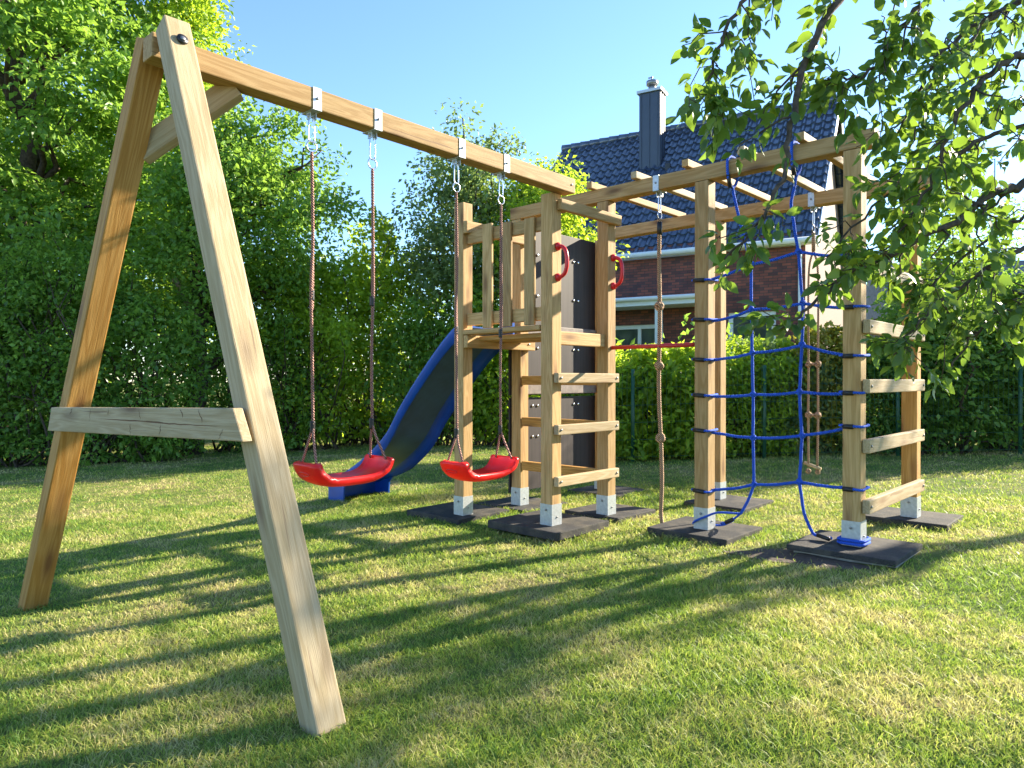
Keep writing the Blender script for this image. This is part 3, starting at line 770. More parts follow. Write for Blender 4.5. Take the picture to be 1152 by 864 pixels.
# ------------------------------------------------------------------ climbing frame
A, B_, C5, C7, E8, C6 = .582, .793, .730, 1.590, 1.085, .262
FR = empty('playset', W(.3, -.3, -.04), 'large timber climbing frame with swing beam, tower, overhead ladder and dark climbing wall', 'climbing frame')
PS = .09; SL = .095
POSTS = {'P1': (0, B_, -.032, 2.12), 'P2': (A, B_, -.037, 2.100), 'P3': (0, 0, .008, 2.045), 'P4': (A, 0, -.007, 2.100), 'P5': (A, -C5, -.001, 2.100),
         'P6': (A + E8, -C6, -.004, 2.100), 'P7': (A, -C7, .034, 2.100), 'P8': (A + E8, -C7, .032, 2.100), 'P9': (1.63, B_, -.035, 2.100)}
def bolt(u, v, z, axis, parent, r=.0075, h=.005):
    M, L = axes(W(u, v, z), Vector(W(u, v, z)) + axis * h, (0, 0, 1))
    bm = bmesh.new(); add_tube(bm, [(-h / 2, 0, 0), (h * .3, 0, 0), (h / 2, 0, 0)], [r, r, r * .6], 10)
    return mesh_obj('bolt', bm, M_BOLT, parent, M)
for k, (u, v, z0, z1) in POSTS.items():
    c = W(u + SL / 2, v + SL / 2, 0)
    p = board('post', (c.x, c.y, z0 + .004), (c.x, c.y, z1), PS, PS, M_ORANGE if k == 'P8' else M_WOOD, FR, up=U3, bev=.005)
    if k == 'P8': p['label'] = 'orange-toned post'
    bm = bmesh.new(); t = .0025
    for dx, dy, sx, sy in ((-1, 0, t, SL), (1, 0, t, SL), (0, -1, SL - 2 * t, t), (0, 1, SL - 2 * t, t)):
        bm_box(bm, dx * (SL - t) / 2, dy * (SL - t) / 2, .065, sx, sy, .13)
    bm_box(bm, 0, 0, .002, SL - .001, SL - .001, .004)
    RM = Matrix(((UX, VX, 0, 0), (UY, VY, 0, 0), (0, 0, 1, 0), (0, 0, 0, 1)))
    an = mesh_obj('post_anchor', bm, M_ZINC, p, Matrix.Translation((c.x, c.y, z0)) @ RM)
    bolt(u - .001, v + SL / 2, z0 + .095, -U3, p, .007, .006)
    bolt(u + SL / 2, v - .001, z0 + .05, -V3, p, .005, .005)
def ub(name, u0, u1, v, z, w, h, mat=M_WOOD, parent=FR, label=None): return board(name, W(u0, v, z), W(u1, v, z), w, h, mat, parent, label=label)
def vb(name, v0, v1, u, z, w, h, mat=M_WOOD, parent=FR, label=None): return board(name, W(u, v0, z), W(u, v1, z), w, h, mat, parent, label=label)
# main beams
vb('ladder_beam', .90, -1.650, A + .0475, 2.147, PS, .09)
vb('ladder_beam', .87, -1.655, A + E8 + .0475, 2.147, PS, .09)
sb = board('swing_beam', W(-2.335, -.015, 2.125), W(.152, -.015, 2.096), PS, .09, M_WOOD, FR)
def sbz(u): return 2.125 + (u + 2.335) / 2.487 * (2.096 - 2.125)
bolt(.118, -.0605, 2.10, -V3, sb, .006, .004)
for v in (.125, -.231, -.598, -.953, -1.292): ub('overhead_rung', .535, 1.80, v, 2.192 + .0225, .042, .045, M_PALE if v in (-.231, -.953) else M_WOOD)
# tower: cross bars, joists, deck, pickets, rungs
ub('cross_bar', .045, .690, -.0195, 1.975, .035, .068)
ub('cross_bar', .0, .66, B_ - .0195, 1.945, .035, .085)
ub('floor_joist', .098, .580, .045, 1.163, .045, .085)
fj = ub('floor_joist', .0, .70, B_ - .024, 1.163, .04, .085)
bolt(.63, B_ - .045, 1.165, -V3, fj)
for k in range(6):
    u0 = -.005 + k * .113
    if k == 0: board('deck_board', W(u0 + .054, .10, 1.226), W(u0 + .054, .79, 1.226), .108, .032, M_WOOD, FR)
    elif k < 5: board('deck_board', W(u0 + .054, .071, 1.187), W(u0 + .054, .745, 1.187), .108, .030, M_WOOD, FR)
for z in (1.875, 1.315): vb('rail', .099, B_ - .004, .052, z, .035, .085)
for v, zt in ((.575, 1.94), (.40, 1.925), (.20, 1.92)):
    p = board('picket', W(.022, v, 1.246), W(.022, v, zt), .085, .020, M_WOOD, FR, up=U3)
for z in (.9128, .5948, .2777):
    r = ub('ladder_rung', .014, .662, -.019, z, .035, .062, M_PALE)
    bolt(.045, -.0375, z, -V3, r); bolt(.635, -.0375, z, -V3, r)
for z in (.897, .590, .262):
    vb('step_board', .096, B_ - .003, A + .03, z, .045, .066, M_ORANGE)
for z in (1.49, 1.178, .868, .556, .242):
    r = ub('ladder_rung', .60, 1.690, -C7 - .019, z, .036, .072, M_PALE)
    bolt(.632, -C7 - .0375, z, -V3, r); bolt(1.655, -C7 - .0375, z, -V3, r)
# red turning bar and grab handles
tube_obj('turning_bar', [W(A + .0475, .0, 1.117), W(A + .0475, -C5 + SL, 1.117)], .0135, M_REDBAR, FR, 12, loc=W(A + .0475, -.3, 1.117))
def grab(u, v, z):
    c = W(u, v, z); bm = bmesh.new()
    P = spline([c - Z3 * .095 + V3 * .0, c - Z3 * .095 - V3 * .02, c - Z3 * .075 - V3 * .055, c - Z3 * .03 - V3 * .072, c + Z3 * .03 - V3 * .072, c + Z3 * .075 - V3 * .055, c + Z3 * .095 - V3 * .02, c + Z3 * .095], 5)
    add_tube(bm, [np.array(p) - np.array(c) for p in P], .0125, 10)
    for s in (-1, 1):
        q = np.array(Z3 * .095 * s); v3 = np.array(V3)
        add_tube(bm, [q, q - v3 * .008, q - v3 * .02], [.026, .025, .016], 12)
    mesh_obj('grab_handle', bm, M_RED, FR, Matrix.Translation(c))
grab(.055, .0015, 1.625); grab(A + .060, .0015, 1.628)
# dark climbing wall between the two rear posts
def wall_panel(name, z0, z1, mat):
    c = (W(.575, B_ + .108, 0) + W(1.735, B_ + .108, 0)) / 2; c.z = (z0 + z1) / 2
    bm = bmesh.new(); bm_box(bm, 0, 0, 0, 1.16, .018, z1 - z0); bevel(bm, .002)
    RM = Matrix(((UX, VX, 0, c.x), (UY, VY, 0, c.y), (0, 0, 1, c.z), (0, 0, 0, 1)))
    return mesh_obj(name, bm, mat, FR, RM)
p1 = wall_panel('climbing_panel', .05, .765, M_PLY); p2 = wall_panel('climbing_panel', .785, 2.085, M_PLY)
ub('panel_batten', .68, 1.625, B_ + .083, .835, .03, .09, M_BATTEN); ub('panel_batten', .68, 1.625, B_ + .083, 1.29, .03, .075, M_BATTEN)
def tnut(u, z, par):
    M, L = axes(W(u, B_ + .099, z), Vector(W(u, B_ + .099, z)) - V3 * .008, (0, 0, 1))
    bm = bmesh.new(); add_tube(bm, [(-.004, 0, 0), (.002, 0, 0), (.004, 0, 0)], [.011, .011, .006], 10); mesh_obj('panel_bolt', bm, M_CHROME, par, M)
for u in (.86, 1.375):
    for du in (-.03, .03):
        for z in (.46, .70): tnut(u + du, z, p1)
        for z in (1.15, 1.56, 1.88): tnut(u + du, z, p2)
# A-frame legs of the swing, cross board, brace
fl = board('swing_leg', W(-2.262, -1.078, -.07), W(-2.282, -.109, 2.185), .088, .092, M_LEG, FR, up=U3)
bl = board('swing_leg', W(-2.475, .985, -.145), W(-2.282, .077, 2.19), .088, .092, M_ORANGE, FR, up=U3)
bl['label'] = 'orange-toned back leg'; fl['label'] = 'pale front leg with bolt at the top'
bm = bmesh.new(); add_tube(bm, [(-.004, 0, 0), (.003, 0, 0)], .020, 18, mi=1); add_tube(bm, [(.003, 0, 0), (.007, 0, 0)], [.010, .008], 8)
Mb, _ = axes(W(-2.281, -.1905, 2.112), Vector(W(-2.281, -.1905, 2.112)) - V3 * .00919 + Z3 * .00394, (0, 0, 1)); mesh_obj('bolt', bm, [M_BOLT, M_BLACK], fl, Mb)
def cross_board():
    a, b = W(-2.475, .64, .738), W(-2.345, -.765, .768)
    M, L = axes(a, b, (0, 0, 1)); h = .098; bm = bmesh.new()
    # slanted ends follow the legs
    w = .034
    pr = [(-L / 2 - .012, -h / 2), (L / 2 + .03, -h / 2), (L / 2 - .02, h / 2), (-L / 2 + .03, h / 2)]
    Av = [bm.verts.new((x, -w / 2, z)) for x, z in pr]; Bv = [bm.verts.new((x, w / 2, z)) for x, z in pr]
    bm.faces.new(Av); bm.faces.new(Bv[::-1])
    for k in range(4): bm.faces.new((Av[k], Bv[k], Bv[(k + 1) % 4], Av[(k + 1) % 4]))
    bmesh.ops.recalc_face_normals(bm, faces=bm.faces); bevel(bm, .004)
    side = 1
    # splits in the face
    def crack(yy, pts, wid):
        P = np.array(pts); m_ = len(P); up_v, dn_v = [], []
        for q_ in range(m_):
            t_ = P[min(q_ + 1, m_ - 1)] - P[max(q_ - 1, 0)]; t_ = t_ / np.linalg.norm(t_); n_ = np.array([-t_[1], t_[0]])
            ww = wid * math.sin(math.pi * (q_ + .35) / (m_ - .3)) * R.uniform(.6, 1.2)
            a_, b_ = P[q_] + n_ * ww, P[q_] - n_ * ww
            up_v.append(bm.verts.new((a_[0], yy, a_[1]))); dn_v.append(bm.verts.new((b_[0], yy, b_[1])))
        for q_ in range(m_ - 1):
            f = bm.faces.new((up_v[q_], up_v[q_ + 1], dn_v[q_ + 1], dn_v[q_])); f.material_index = 1
    for yy in (-w / 2 - .0005, w / 2 + .0005):
        for fx in (-.33, -.21, -.1, .02, .07, .17, .27, .35, .43):
            x = fx * L; top_ = R.uniform(0, 1) > .4; z0, z1 = ((h / 2 - .004, R.uniform(-.005, .02)) if top_ else (-h / 2 + .004, R.uniform(-.02, .005)))
            k_ = 7; crack(yy, [(x + .010 * fx * q_ + R.normal(0, .0022), z0 + (z1 - z0) * q_ / (k_ - 1)) for q_ in range(k_)], R.uniform(.0016, .0034))
        xs_ = np.linspace(-.18 * L, .44 * L, 26); zz_ = .006 + np.cumsum(R.normal(0, .0011, 26)) - np.linspace(0, .012, 26)
        crack(yy, list(zip(xs_, zz_)), .0026)
    mesh_obj('cross_board', bm, [M_LEG, M_CRACK], FR, M)
cross_board()
board('brace', W(-2.275, .235, 1.80), W(-1.985, .01, 2.085), .07, .085, M_PALE, FR, up=(0, 0, 1))
# swing hangers on the beam
def hanger(u, v, zt, along, parent):
    """U strap round the beam with an eye below; returns the eye point"""
    o = W(u, v, zt); bm = bmesh.new(); X = along; Y = Z3.cross(X); Mx = Matrix(((X.x, Y.x, 0, 0), (X.y, Y.y, 0, 0), (0, 0, 1, 0), (0, 0, 0, 1)))
    for s in (-1, 1): bm_box(bm, 0, s * (PS / 2 + .0015), .0, .042, .0028, .092, Mx)
    bm_box(bm, 0, 0, .0465, .042, PS + .006, .0025, Mx); bm_box(bm, 0, 0, -.0475, .045, PS + .006, .004, Mx)
    for s in (-1, 1): bm_box(bm, s * .014, 0, -.064, .004, .03, .032, Mx)
    add_tube(bm, [Mx @ Vector((-.02, 0, -.066)), Mx @ Vector((.02, 0, -.066))], .007, 8)
    h = mesh_obj('hanger', bm, M_ZINC, parent, Matrix.Translation(o))
    for s in (-1, 1):
        Mq, _ = axes(o + Y * s * (PS / 2 + .003), o + Y * s * (PS / 2 + .008), (0, 0, 1)); b2 = bmesh.new(); add_tube(b2, [(-.003, 0, 0), (.003, 0, 0)], .006, 8); mesh_obj('bolt', b2, M_BOLT, h, Mq)
    return o + Vector((0, 0, -.066))
def link_chain(eye, parent, drop=.155):
    """carabiner and ring below an eye; returns rope start"""
    e = Vector(eye); bm = bmesh.new()
    P = [(.0, 0, .0), (.012, 0, -.012), (.015, 0, -.09), (.009, 0, -.108), (-.009, 0, -.108), (-.015, 0, -.09), (-.012, 0, -.012)]
    a = np.array(P) @ np.array([[UX, UY, 0], [VX, VY, 0], [0, 0, 1]]); add_tube(bm, spline(list(a) + [a[0]], 4)[:-1], .0035, 8, True)
    mesh_obj('carabiner', bm, M_CHROME, parent, Matrix.Translation(e))
    bm = bmesh.new(); t = np.linspace(0, 2 * np.pi, 20, endpoint=False); c = np.array([0, 0, -.13])
    add_tube(bm, [c + .024 * (math.cos(q) * np.array([UX, UY, 0]) + math.sin(q) * np.array([0, 0, 1])) for q in t], .0032, 8, True)
    mesh_obj('ring', bm, M_CHROME, parent, Matrix.Translation(e))
    return e + Vector((0, 0, -.155))
HANG = []
for u in (-1.655, -1.333, -.80, -.462):
    HANG.append(hanger(u, -.015, sbz(u), U3, sb))
# ------------------------------------------------------------------ swings (hang from the beam: things of their own)
def swing(e0, e1, uc, zmid, zend, label, kz):
    root = empty('swing', W(uc, -.015, zmid), label, 'swing', 'swings under the long beam')
    half = .236; nu, nv = 32, 8; wid = .092
    bm = bmesh.new(); top = []; bot = []
    SP = spline([(0, 0, 0), (.065, 0, .001), (.12, 0, .009), (.164, 0, .030), (.187, 0, .060), (.194, 0, .088)], 8)
    for i in range(nu + 1):
        s = -1 + 2 * i / nu; a = abs(s)
        k_ = a * (len(SP) - 1); ia = min(int(k_), len(SP) - 2); fa = k_ - ia; pp = SP[ia] * (1 - fa) + SP[ia + 1] * fa; dd = SP[ia + 1] - SP[ia]
        z = pp[2]; x = math.copysign(pp[0], s)
        wv = wid * ((.88 + .18 * min(1, (a / .6) ** 2)) if a < .93 else 1.06 * (math.sqrt(max(.0, 1 - ((a - .93) / .0701) ** 2)) * .16 + .84))
        rt, rb = [], []
        for j in range(nv + 1):
            q = -1 + 2 * j / nv; lip = .016 * (abs(q) ** 5)
            y = q * wv; nrm = Vector((-dd[2] * (1 if s > 0 else -1), 0, dd[0])).normalized()
            base = Vector((x, y, z))
            rt.append(bm.verts.new(base + nrm * (lip)))
            rb.append(bm.verts.new(base - nrm * (.024 + .006 * (1 - q * q) - .010 * abs(q) ** 8)))
        top.append(rt); bot.append(rb)
    for i in range(nu):
        for j in range(nv):
            bm.faces.new((top[i][j], top[i + 1][j], top[i + 1][j + 1], top[i][j + 1])); bm.faces.new((bot[i][j], bot[i][j + 1], bot[i + 1][j + 1], bot[i + 1][j]))
        bm.faces.new((top[i][0], bot[i][0], bot[i + 1][0], top[i + 1][0])); bm.faces.new((top[i][nv], top[i + 1][nv], bot[i + 1][nv], bot[i][nv]))
    for j in range(nv):
        bm.faces.new((top[0][j], top[0][j + 1], bot[0][j + 1], bot[0][j])); bm.faces.new((top[nu][j], bot[nu][j], bot[nu][j + 1], top[nu][j + 1]))
    bmesh.ops.recalc_face_normals(bm, faces=bm.faces)
    bmesh.ops.subdivide_edges(bm, edges=[e for e in bm.edges if e.calc_length() > .03], cuts=1, use_grid_fill=True)
    bmesh.ops.recalc_face_normals(bm, faces=bm.faces)
    c = W(uc, -.015, zmid)
    RM = Matrix(((UX, VX, 0, c.x), (UY, VY, 0, c.y), (0, 0, 1, c.z), (0, 0, 0, 1)))
    seat = mesh_obj('seat', bm, M_SEAT, root, RM, True)
    # moulded slot in the turned-up ends
    for s in (-1, 1):
        b2 = bmesh.new(); t = np.linspace(0, 2 * np.pi, 18, endpoint=False)
        zz = .050
        add_tube(b2, [(s * (.2085 + .006 * math.sin(q)), .042 * math.cos(q), zz - .012 + .009 * math.sin(q)) for q in t], .0022, 5, True)
        mesh_obj('moulded_slot', b2, M_RED, seat, RM)
    for sgn, e in ((-1, e0), (1, e1)):
        st = link_chain(e, root)
        yz = zend + .165; ru = Vector(st)
        yk = Vector((st.x, st.y, yz)) + U3 * (-.004 * sgn)
        mid = (ru + yk) / 2 + U3 * (.006 * sgn)
        bm = bmesh.new()
        o = np.array(yk)
        L = [np.array(p) - o for p in (ru, ru * .7 + yk * .3 + U3 * .004, mid, ru * .3 + yk * .7 - U3 * .003, yk)]
        add_twist(bm, spline(L, 6), .0076, .03, 2)
        # doubled upper part held by the adjuster
        off = np.array(V3 * .010 + U3 * .008)
        zk = kz; f = (ru.z - zk) / (ru.z - yk.z); pk = ru.lerp(yk, f)
        add_twist(bm, spline([np.array(ru) - o, np.array(ru.lerp(yk, f * .4)) - o + off, np.array(ru.lerp(yk, f * .8)) - o + off * 1.3, np.array(pk) - o - np.array([0, 0, .06])], 6), .0068, .03, 2)
        for w_ in (-1, 1):
            ep = c + U3 * (sgn * .184) + V3 * (w_ * .062) + Z3 * .076
            add_tube(bm, spline([np.zeros(3), np.array(V3) * w_ * .02 + np.array([0, 0, -.06]) + np.array(U3) * sgn * .008, np.array(ep) - o], 5), .0058, 7)
        rp = mesh_obj('rope', bm, M_ROPE_R, root, Matrix.Translation(yk))
        for pz, r_, hh in ((yk, .0125, .05), (pk, .0115, .045)):
            b2 = bmesh.new(); k = np.linspace(-hh / 2, hh / 2, 9)
            add_tube(b2, [(0, 0, q) for q in k], [r_ * (1 if i % 2 else .82) for i in range(9)], 10); mesh_obj('rope_clamp', b2, M_BLACK, rp, Matrix.Translation(pz + V3 * (.003)))
swing(HANG[0], HANG[1], -1.487, .452, .53, 'red plastic swing seat on ropes nearest the A-frame, in front of the slide', 1.27)
swing(HANG[2], HANG[3], -.625, .385, .455, 'red plastic swing seat on ropes beside the tower posts', 1.16)

# ------------------------------------------------------------------ slide
def slide():
    root = empty('slide', W(.28, 2.3, float(gz_uv(.28, 2.3))), 'blue plastic wave slide running down behind the tower', 'slide')
    prof = [(.80, 1.335), (.93, 1.272), (1.09, 1.152), (1.34, .917), (1.55, .693), (1.70, .505), (1.89, .352), (2.135, .205), (2.39, .085), (2.53, .05)]
    P = spline([(a, 0, b) for a, b in prof], 5)[:, [0, 2]]
    u0, u1 = .055, .515
    def section(v, z, dv):
        # side walls with a rolled rim and a skirt below, shallow bed between them
        k = max(0, min(1, (v - 2.0) / .4)); d = .115 - .055 * k; b = .05 - .012 * k
        pts = [(u0 - .012, -d), (u0 - .012, -.02), (u0 - .014, -.006), (u0 - .002, .006), (u0 + .016, .006), (u0 + .026, -.006), (u0 + .03, -.03), (u0 + .045, -b), (u0 + .075, -b - .012),
               (u1 - .075, -b - .012), (u1 - .045, -b), (u1 - .03, -.03), (u1 - .026, -.006), (u1 - .016, .006), (u1 + .002, .006), (u1 + .014, -.006), (u1 + .012, -.02), (u1 + .012, -d),
               (u1 + .002, -d - .03 + .02 * k), (u1 - .008, -b - .04), (u1 - .09, -b - .022), (u0 + .03, -b - .022), (u0 + .006, -b - .03), (u0 - .004, -d)]
        return pts
    M_BED = simple('dull_blue_slide_bed', (.035, .08, .155), .35, 0, .3, 5)  # bed faces, a darker and duller blue than the walls
    bm = bmesh.new(); rings_ = []
    for v, z in P:
        rings_.append([bm.verts.new(W(a, v, z + b)) for a, b in section(v, z, 0)])
    n = len(rings_[0])
    for i in range(len(rings_) - 1):
        for k in range(n):
            f = bm.faces.new((rings_[i][k], rings_[i][(k + 1) % n], rings_[i + 1][(k + 1) % n], rings_[i + 1][k])); f.smooth = True; f.material_index = 1 if k in (8, 20) else 0
    bm.faces.new(rings_[0]); bm.faces.new(rings_[-1][::-1])
    bmesh.ops.recalc_face_normals(bm, faces=bm.faces)
    o = W(.28, 1.6, .7); bmesh.ops.translate(bm, verts=bm.verts, vec=-o)
    mesh_obj('chute', bm, [M_SLIDE, M_BED], root, Matrix.Translation(o))
    # foot: side cheeks and cross plate down to the grass
    bm = bmesh.new(); g = -.13
    def plate(pts, th, axis):
        a = [bm.verts.new(p - o) for p in pts]; b = [bm.verts.new(p - o + axis * th) for p in pts]
        bm.faces.new(a); bm.faces.new(b[::-1])
        for k in range(len(a)): bm.faces.new((a[k], b[k], b[(k + 1) % len(a)], a[(k + 1) % len(a)]))
    for uu in (u0 - .010, u1 - .004):
        plate([W(uu, 2.22, .08), W(uu, 2.30, .0), W(uu, 2.31, g), W(uu, 2.53, g), W(uu, 2.53, .03), W(uu, 2.40, .06)], .014, U3)
    plate([W(u0 + .004, 2.50, .0), W(u0 + .004, 2.50, g), W(u1 - .004, 2.50, g), W(u1 - .004, 2.50, .0)], .012, V3)
    bmesh.ops.recalc_face_normals(bm, faces=bm.faces)
    mesh_obj('slide_foot', bm, M_SLIDE, root, Matrix.Translation(o))
slide()

# ------------------------------------------------------------------ knotted rope, trapeze, net
def knot(bm, c, r, n=10):
    c = np.array(c); t = np.linspace(0, 2 * np.pi, 16, endpoint=False)
    for k in range(2):
        ax = R.normal(0, 1, 3) * np.array([1, 1, .4]); ax = ax / np.linalg.norm(ax); a = np.cross(ax, [0, 0, 1.]); a /= np.linalg.norm(a); b = np.cross(ax, a)
        add_tube(bm, [c + r * .75 * (math.cos(q) * a + math.sin(q) * b) for q in t], r * .62, 7, True)
def climbing_rope():
    ub_ = A + .0475; v = -.366
    lb = [o for o in COL.objects if o.name.startswith('ladder_beam')][0]
    e = hanger(ub_, v, 2.147, V3, lb)
    root = empty('climbing_rope', W(ub_, v, -.03), 'knotted tan climbing rope hanging from the front beam beside the tower', 'climbing rope')
    st = link_chain(e, root)
    bm = bmesh.new(); o = np.array(st)
    Pp = [W(ub_, v, st.z), W(ub_, v + .003, 1.7), W(ub_, v - .002, 1.30), W(ub_, v + .004, .85), W(ub_, v - .012, .5), W(ub_ - .005, v - .022, .25), W(ub_, v - .012, .06), W(ub_ - .01, v - .03, -.025)]
    add_twist(bm, spline([np.array(p) - o for p in Pp], 7), .0135, .05)
    for i, z in enumerate((1.372, .99, .53)): knot(bm, np.array(W(ub_, v + (-.008 if z < .6 else .002), z)) - o, .024)
    rp = mesh_obj('rope', bm, M_ROPE, root, Matrix.Translation(st))
    b2 = bmesh.new(); add_tube(b2, [(0, 0, -.02), (0, 0, -.1)], .0165, 10); mesh_obj('rope_clamp', b2, M_BLACK, rp, Matrix.Translation(st))
climbing_rope()
def trapeze():
    ub_ = A + E8 + .0475; v = -.93
    lb = [o for o in COL.objects if o.name.startswith('ladder_beam')][1]
    e = hanger(ub_, v, 2.147, V3, lb)
    root = empty('rope_trapeze', W(ub_, v, .26), 'two-strand knotted rope with small wooden handle bars hanging behind the net', 'rope trapeze')
    st = link_chain(e, root)
    bm = bmesh.new(); o = np.array(st)
    add_tube(bm, [np.zeros(3), np.array([0, 0, -.13])], .013, 8)
    for s in (-1, 1):
        d = np.array(V3) * s * .032
        add_tube(bm, spline([np.array([0, 0, -.12]), d + np.array([0, 0, -.3]), d * 1.0 + np.array([0, 0, 1.01 - st.z]), d * 1.05 + np.array([0, 0, .65 - st.z]), d * .95 + np.array([0, 0, .29 - st.z])], 6), .0075, 7)
        for z in (1.01, .655): knot(bm, d + np.array([0, 0, z - st.z]), .018)
        knot(bm, d + np.array([0, 0, .262 - st.z]), .014)
    mesh_obj('rope', bm, M_ROPE, root, Matrix.Translation(st))
    for z in (1.01, .655): tube_obj('crossbar', [W(ub_, v - .035, z), W(ub_, v + .035, z)], .009, M_ROPE, root, 8)
    tube_obj('wooden_bar', [W(ub_ - .005, v - .055, .285), W(ub_ + .005, v + .062, .32)], .012, M_PALE, root, 10)
trapeze()
def net():
    uc = A + .0475
    root = empty('climbing_net', W(uc, -1.13, .1), 'blue rope climbing net strung between two posts of the overhead ladder', 'climbing net')
    def P(v, z, du=0.): return np.array(W(uc + du, v, z))
    vert1 = [(-.86, 2.03), (-.905, 1.84), (-.976, 1.572), (-.977, 1.309), (-.983, 1.057), (-.989, .817), (-.989, .566), (-.995, .296), (-.955, .19), (-.914, .116)]
    vert2 = [(-1.235, 2.03), (-1.205, 1.884), (-1.248, 1.611), (-1.273, 1.324), (-1.269, 1.094), (-1.255, .834), (-1.270, .594), (-1.256, .337), (-1.285, .154), (-1.334, .055), (-1.43, .050)]
    rows = [[(-.665, 1.50), (-.976, 1.572), (-1.248, 1.611), (-1.535, 1.55)], [(-.665, 1.262), (-.80, 1.262), (-.977, 1.309), (-1.273, 1.324), (-1.535, 1.28)], [(-.665, 1.021), (-.80, 1.028), (-.983, 1.057), (-1.269, 1.094), (-1.535, 1.025)],
            [(-.665, .806), (-.80, .803), (-.989, .817), (-1.255, .834), (-1.535, .832)], [(-.665, .594), (-.80, .578), (-.989, .566), (-1.27, .594), (-1.535, .657)], [(-.665, .228), (-.80, .248), (-.995, .296), (-1.256, .337), (-1.535, .33)]]
    def taut(name, nodes):
        pts = []
        for a, b in zip(nodes[:-1], nodes[1:]):
            L = np.linalg.norm(b - a)
            for f in np.linspace(0, 1, 9)[:-1]: pts.append(a + (b - a) * f + np.array([0, 0, -.03 * L * 4 * f * (1 - f)]) + R.normal(0, .0008, 3))
        pts.append(nodes[-1]); pts = np.array(pts); pts[1:-1] = (pts[:-2] + 2 * pts[1:-1] + pts[2:]) / 4
        o = pts[0]; bm = bmesh.new(); add_twist(bm, pts - o, .0088, .026, 3, 5)
        mesh_obj(name, bm, M_BLUE, root, Matrix.Translation(Vector(o)))
    for vv in (vert1, vert2):
        taut('net_rope', [P(a, b) for a, b in vv])
    for r in rows: taut('net_rope', [P(a, b, .004) for a, b in r])
    for r in rows:
        for a, b in (r[-3], r[-2]):
            bm = bmesh.new(); knot(bm, (0, 0, 0), .0145); mesh_obj('rope_knot', bm, M_BLUE, root, Matrix.Translation(P(a, b)))
    # straps over the beam
    for v, z in ((-.86, 2.03), (-1.235, 2.03)):
        t = [(-.056, 2.085), (-.056, 2.20), (.056, 2.20), (.056, 2.085), (.0, 2.03)]
        tube_obj('beam_strap', spline([P(v, 2.03)] + [P(v, b, a) for a, b in t], 4), .0085, M_BLUE, root, 8)
        tube_obj('strap_sleeve', [P(v, 2.10, -.0565), P(v, 2.03, -.03)], .0125, M_BLACK, root, 8)
    # loops round the posts
    def loop(pu, pv, z, sag=.012):
        e = .010; c = [(pu - e, pv - e), (pu + SL + e, pv - e), (pu + SL + e, pv + SL + e), (pu - e, pv + SL + e)]
        k = [np.array(W(a, b, z + sag * (i % 2) * .5)) for i, (a, b) in enumerate(c)]
        pts = []
        for i in range(4):
            a, b = k[i], k[(i + 1) % 4]; pts += [a + (b - a) * .08, a + (b - a) * .5, a + (b - a) * .92]
        tube_obj('post_loop', pts, .0068, M_BLUE, root, 8, True)
    for r in rows:
        loop(A, -C5, r[0][1]); z = r[0][1]
        tube_obj('strap_sleeve', [W(A - .010, -C5 + .092, z + .004), W(A - .010, -C5 + .02, z - .001)], .0125, M_BLACK, root, 8)
        z = r[-1][1]; loop(A, -C7, z)
        tube_obj('strap_sleeve', [W(A - .010, -C7 + .085, z), W(A - .010, -C7 + .035, z)], .0125, M_BLACK, root, 8)
    # loose ends at the feet
    tube_obj('net_rope', spline([P(-.914, .116), P(-.86, .075, .02), P(-.80, .045, .03), P(-.76, .03, .06)], 6), .0065, M_BLUE, root, 8)
    tube_obj('net_rope', spline([P(-.914, .116), P(-.80, .115, -.055), P(-.73, .085, -.075), P(-.66, .05, -.065), P(-.62, .02, -.02), P(-.645, .012, .05), P(-.76, .018, .06), P(-.85, .06, .03)], 6), .0065, M_BLUE, root, 8)
    tube_obj('strap_sleeve', [P(-.86, .075, .022), P(-.805, .045, .03)], .012, M_BLACK, root, 8)
    for dz in (.012, .03):
        e = .014; c = [(A - e, -C7 - e), (A + SL + e, -C7 - e), (A + SL + e, -C7 + SL + e), (A - e, -C7 + SL + e)]
        pts = []
        for i in range(4):
            a, b = np.array(W(*c[i], .036 + dz)), np.array(W(*c[(i + 1) % 4], .036 + dz)); pts += [a + (b - a) * .1, a + (b - a) * .5, a + (b - a) * .9]
        tube_obj('post_loop', pts, .0085, M_BLUE, root, 8, True)
    tube_obj('strap_sleeve', [P(-1.36, .058, -.01), P(-1.43, .052, -.04)], .012, M_BLACK, root, 8)
net()

def bare_soil():
    bm = bmesh.new(); c = bm.verts.new(W(.44, -1.36, float(gz_uv(.44, -1.36)) + .022)); ring_ = []
    for k in range(28):
        a = 2 * math.pi * k / 28; rr = 1 + .22 * math.sin(3 * a + 1) + .12 * math.sin(7 * a)
        u = .40 + math.cos(a) * .17 * rr; v = -1.35 + math.sin(a) * .34 * rr; ring_.append(bm.verts.new(W(u, v, float(gz_uv(u, v)) + .006)))
    for k in range(28): bm.faces.new((c, ring_[k], ring_[(k + 1) % 28]))
    bmesh.ops.recalc_face_normals(bm, faces=bm.faces)
    o = mesh_obj('bare_soil', bm, simple('dark_soil', (.075, .055, .04), .95, 0, .4, 45, 1.), smooth=True); tag(o, kind='structure')
bare_soil()
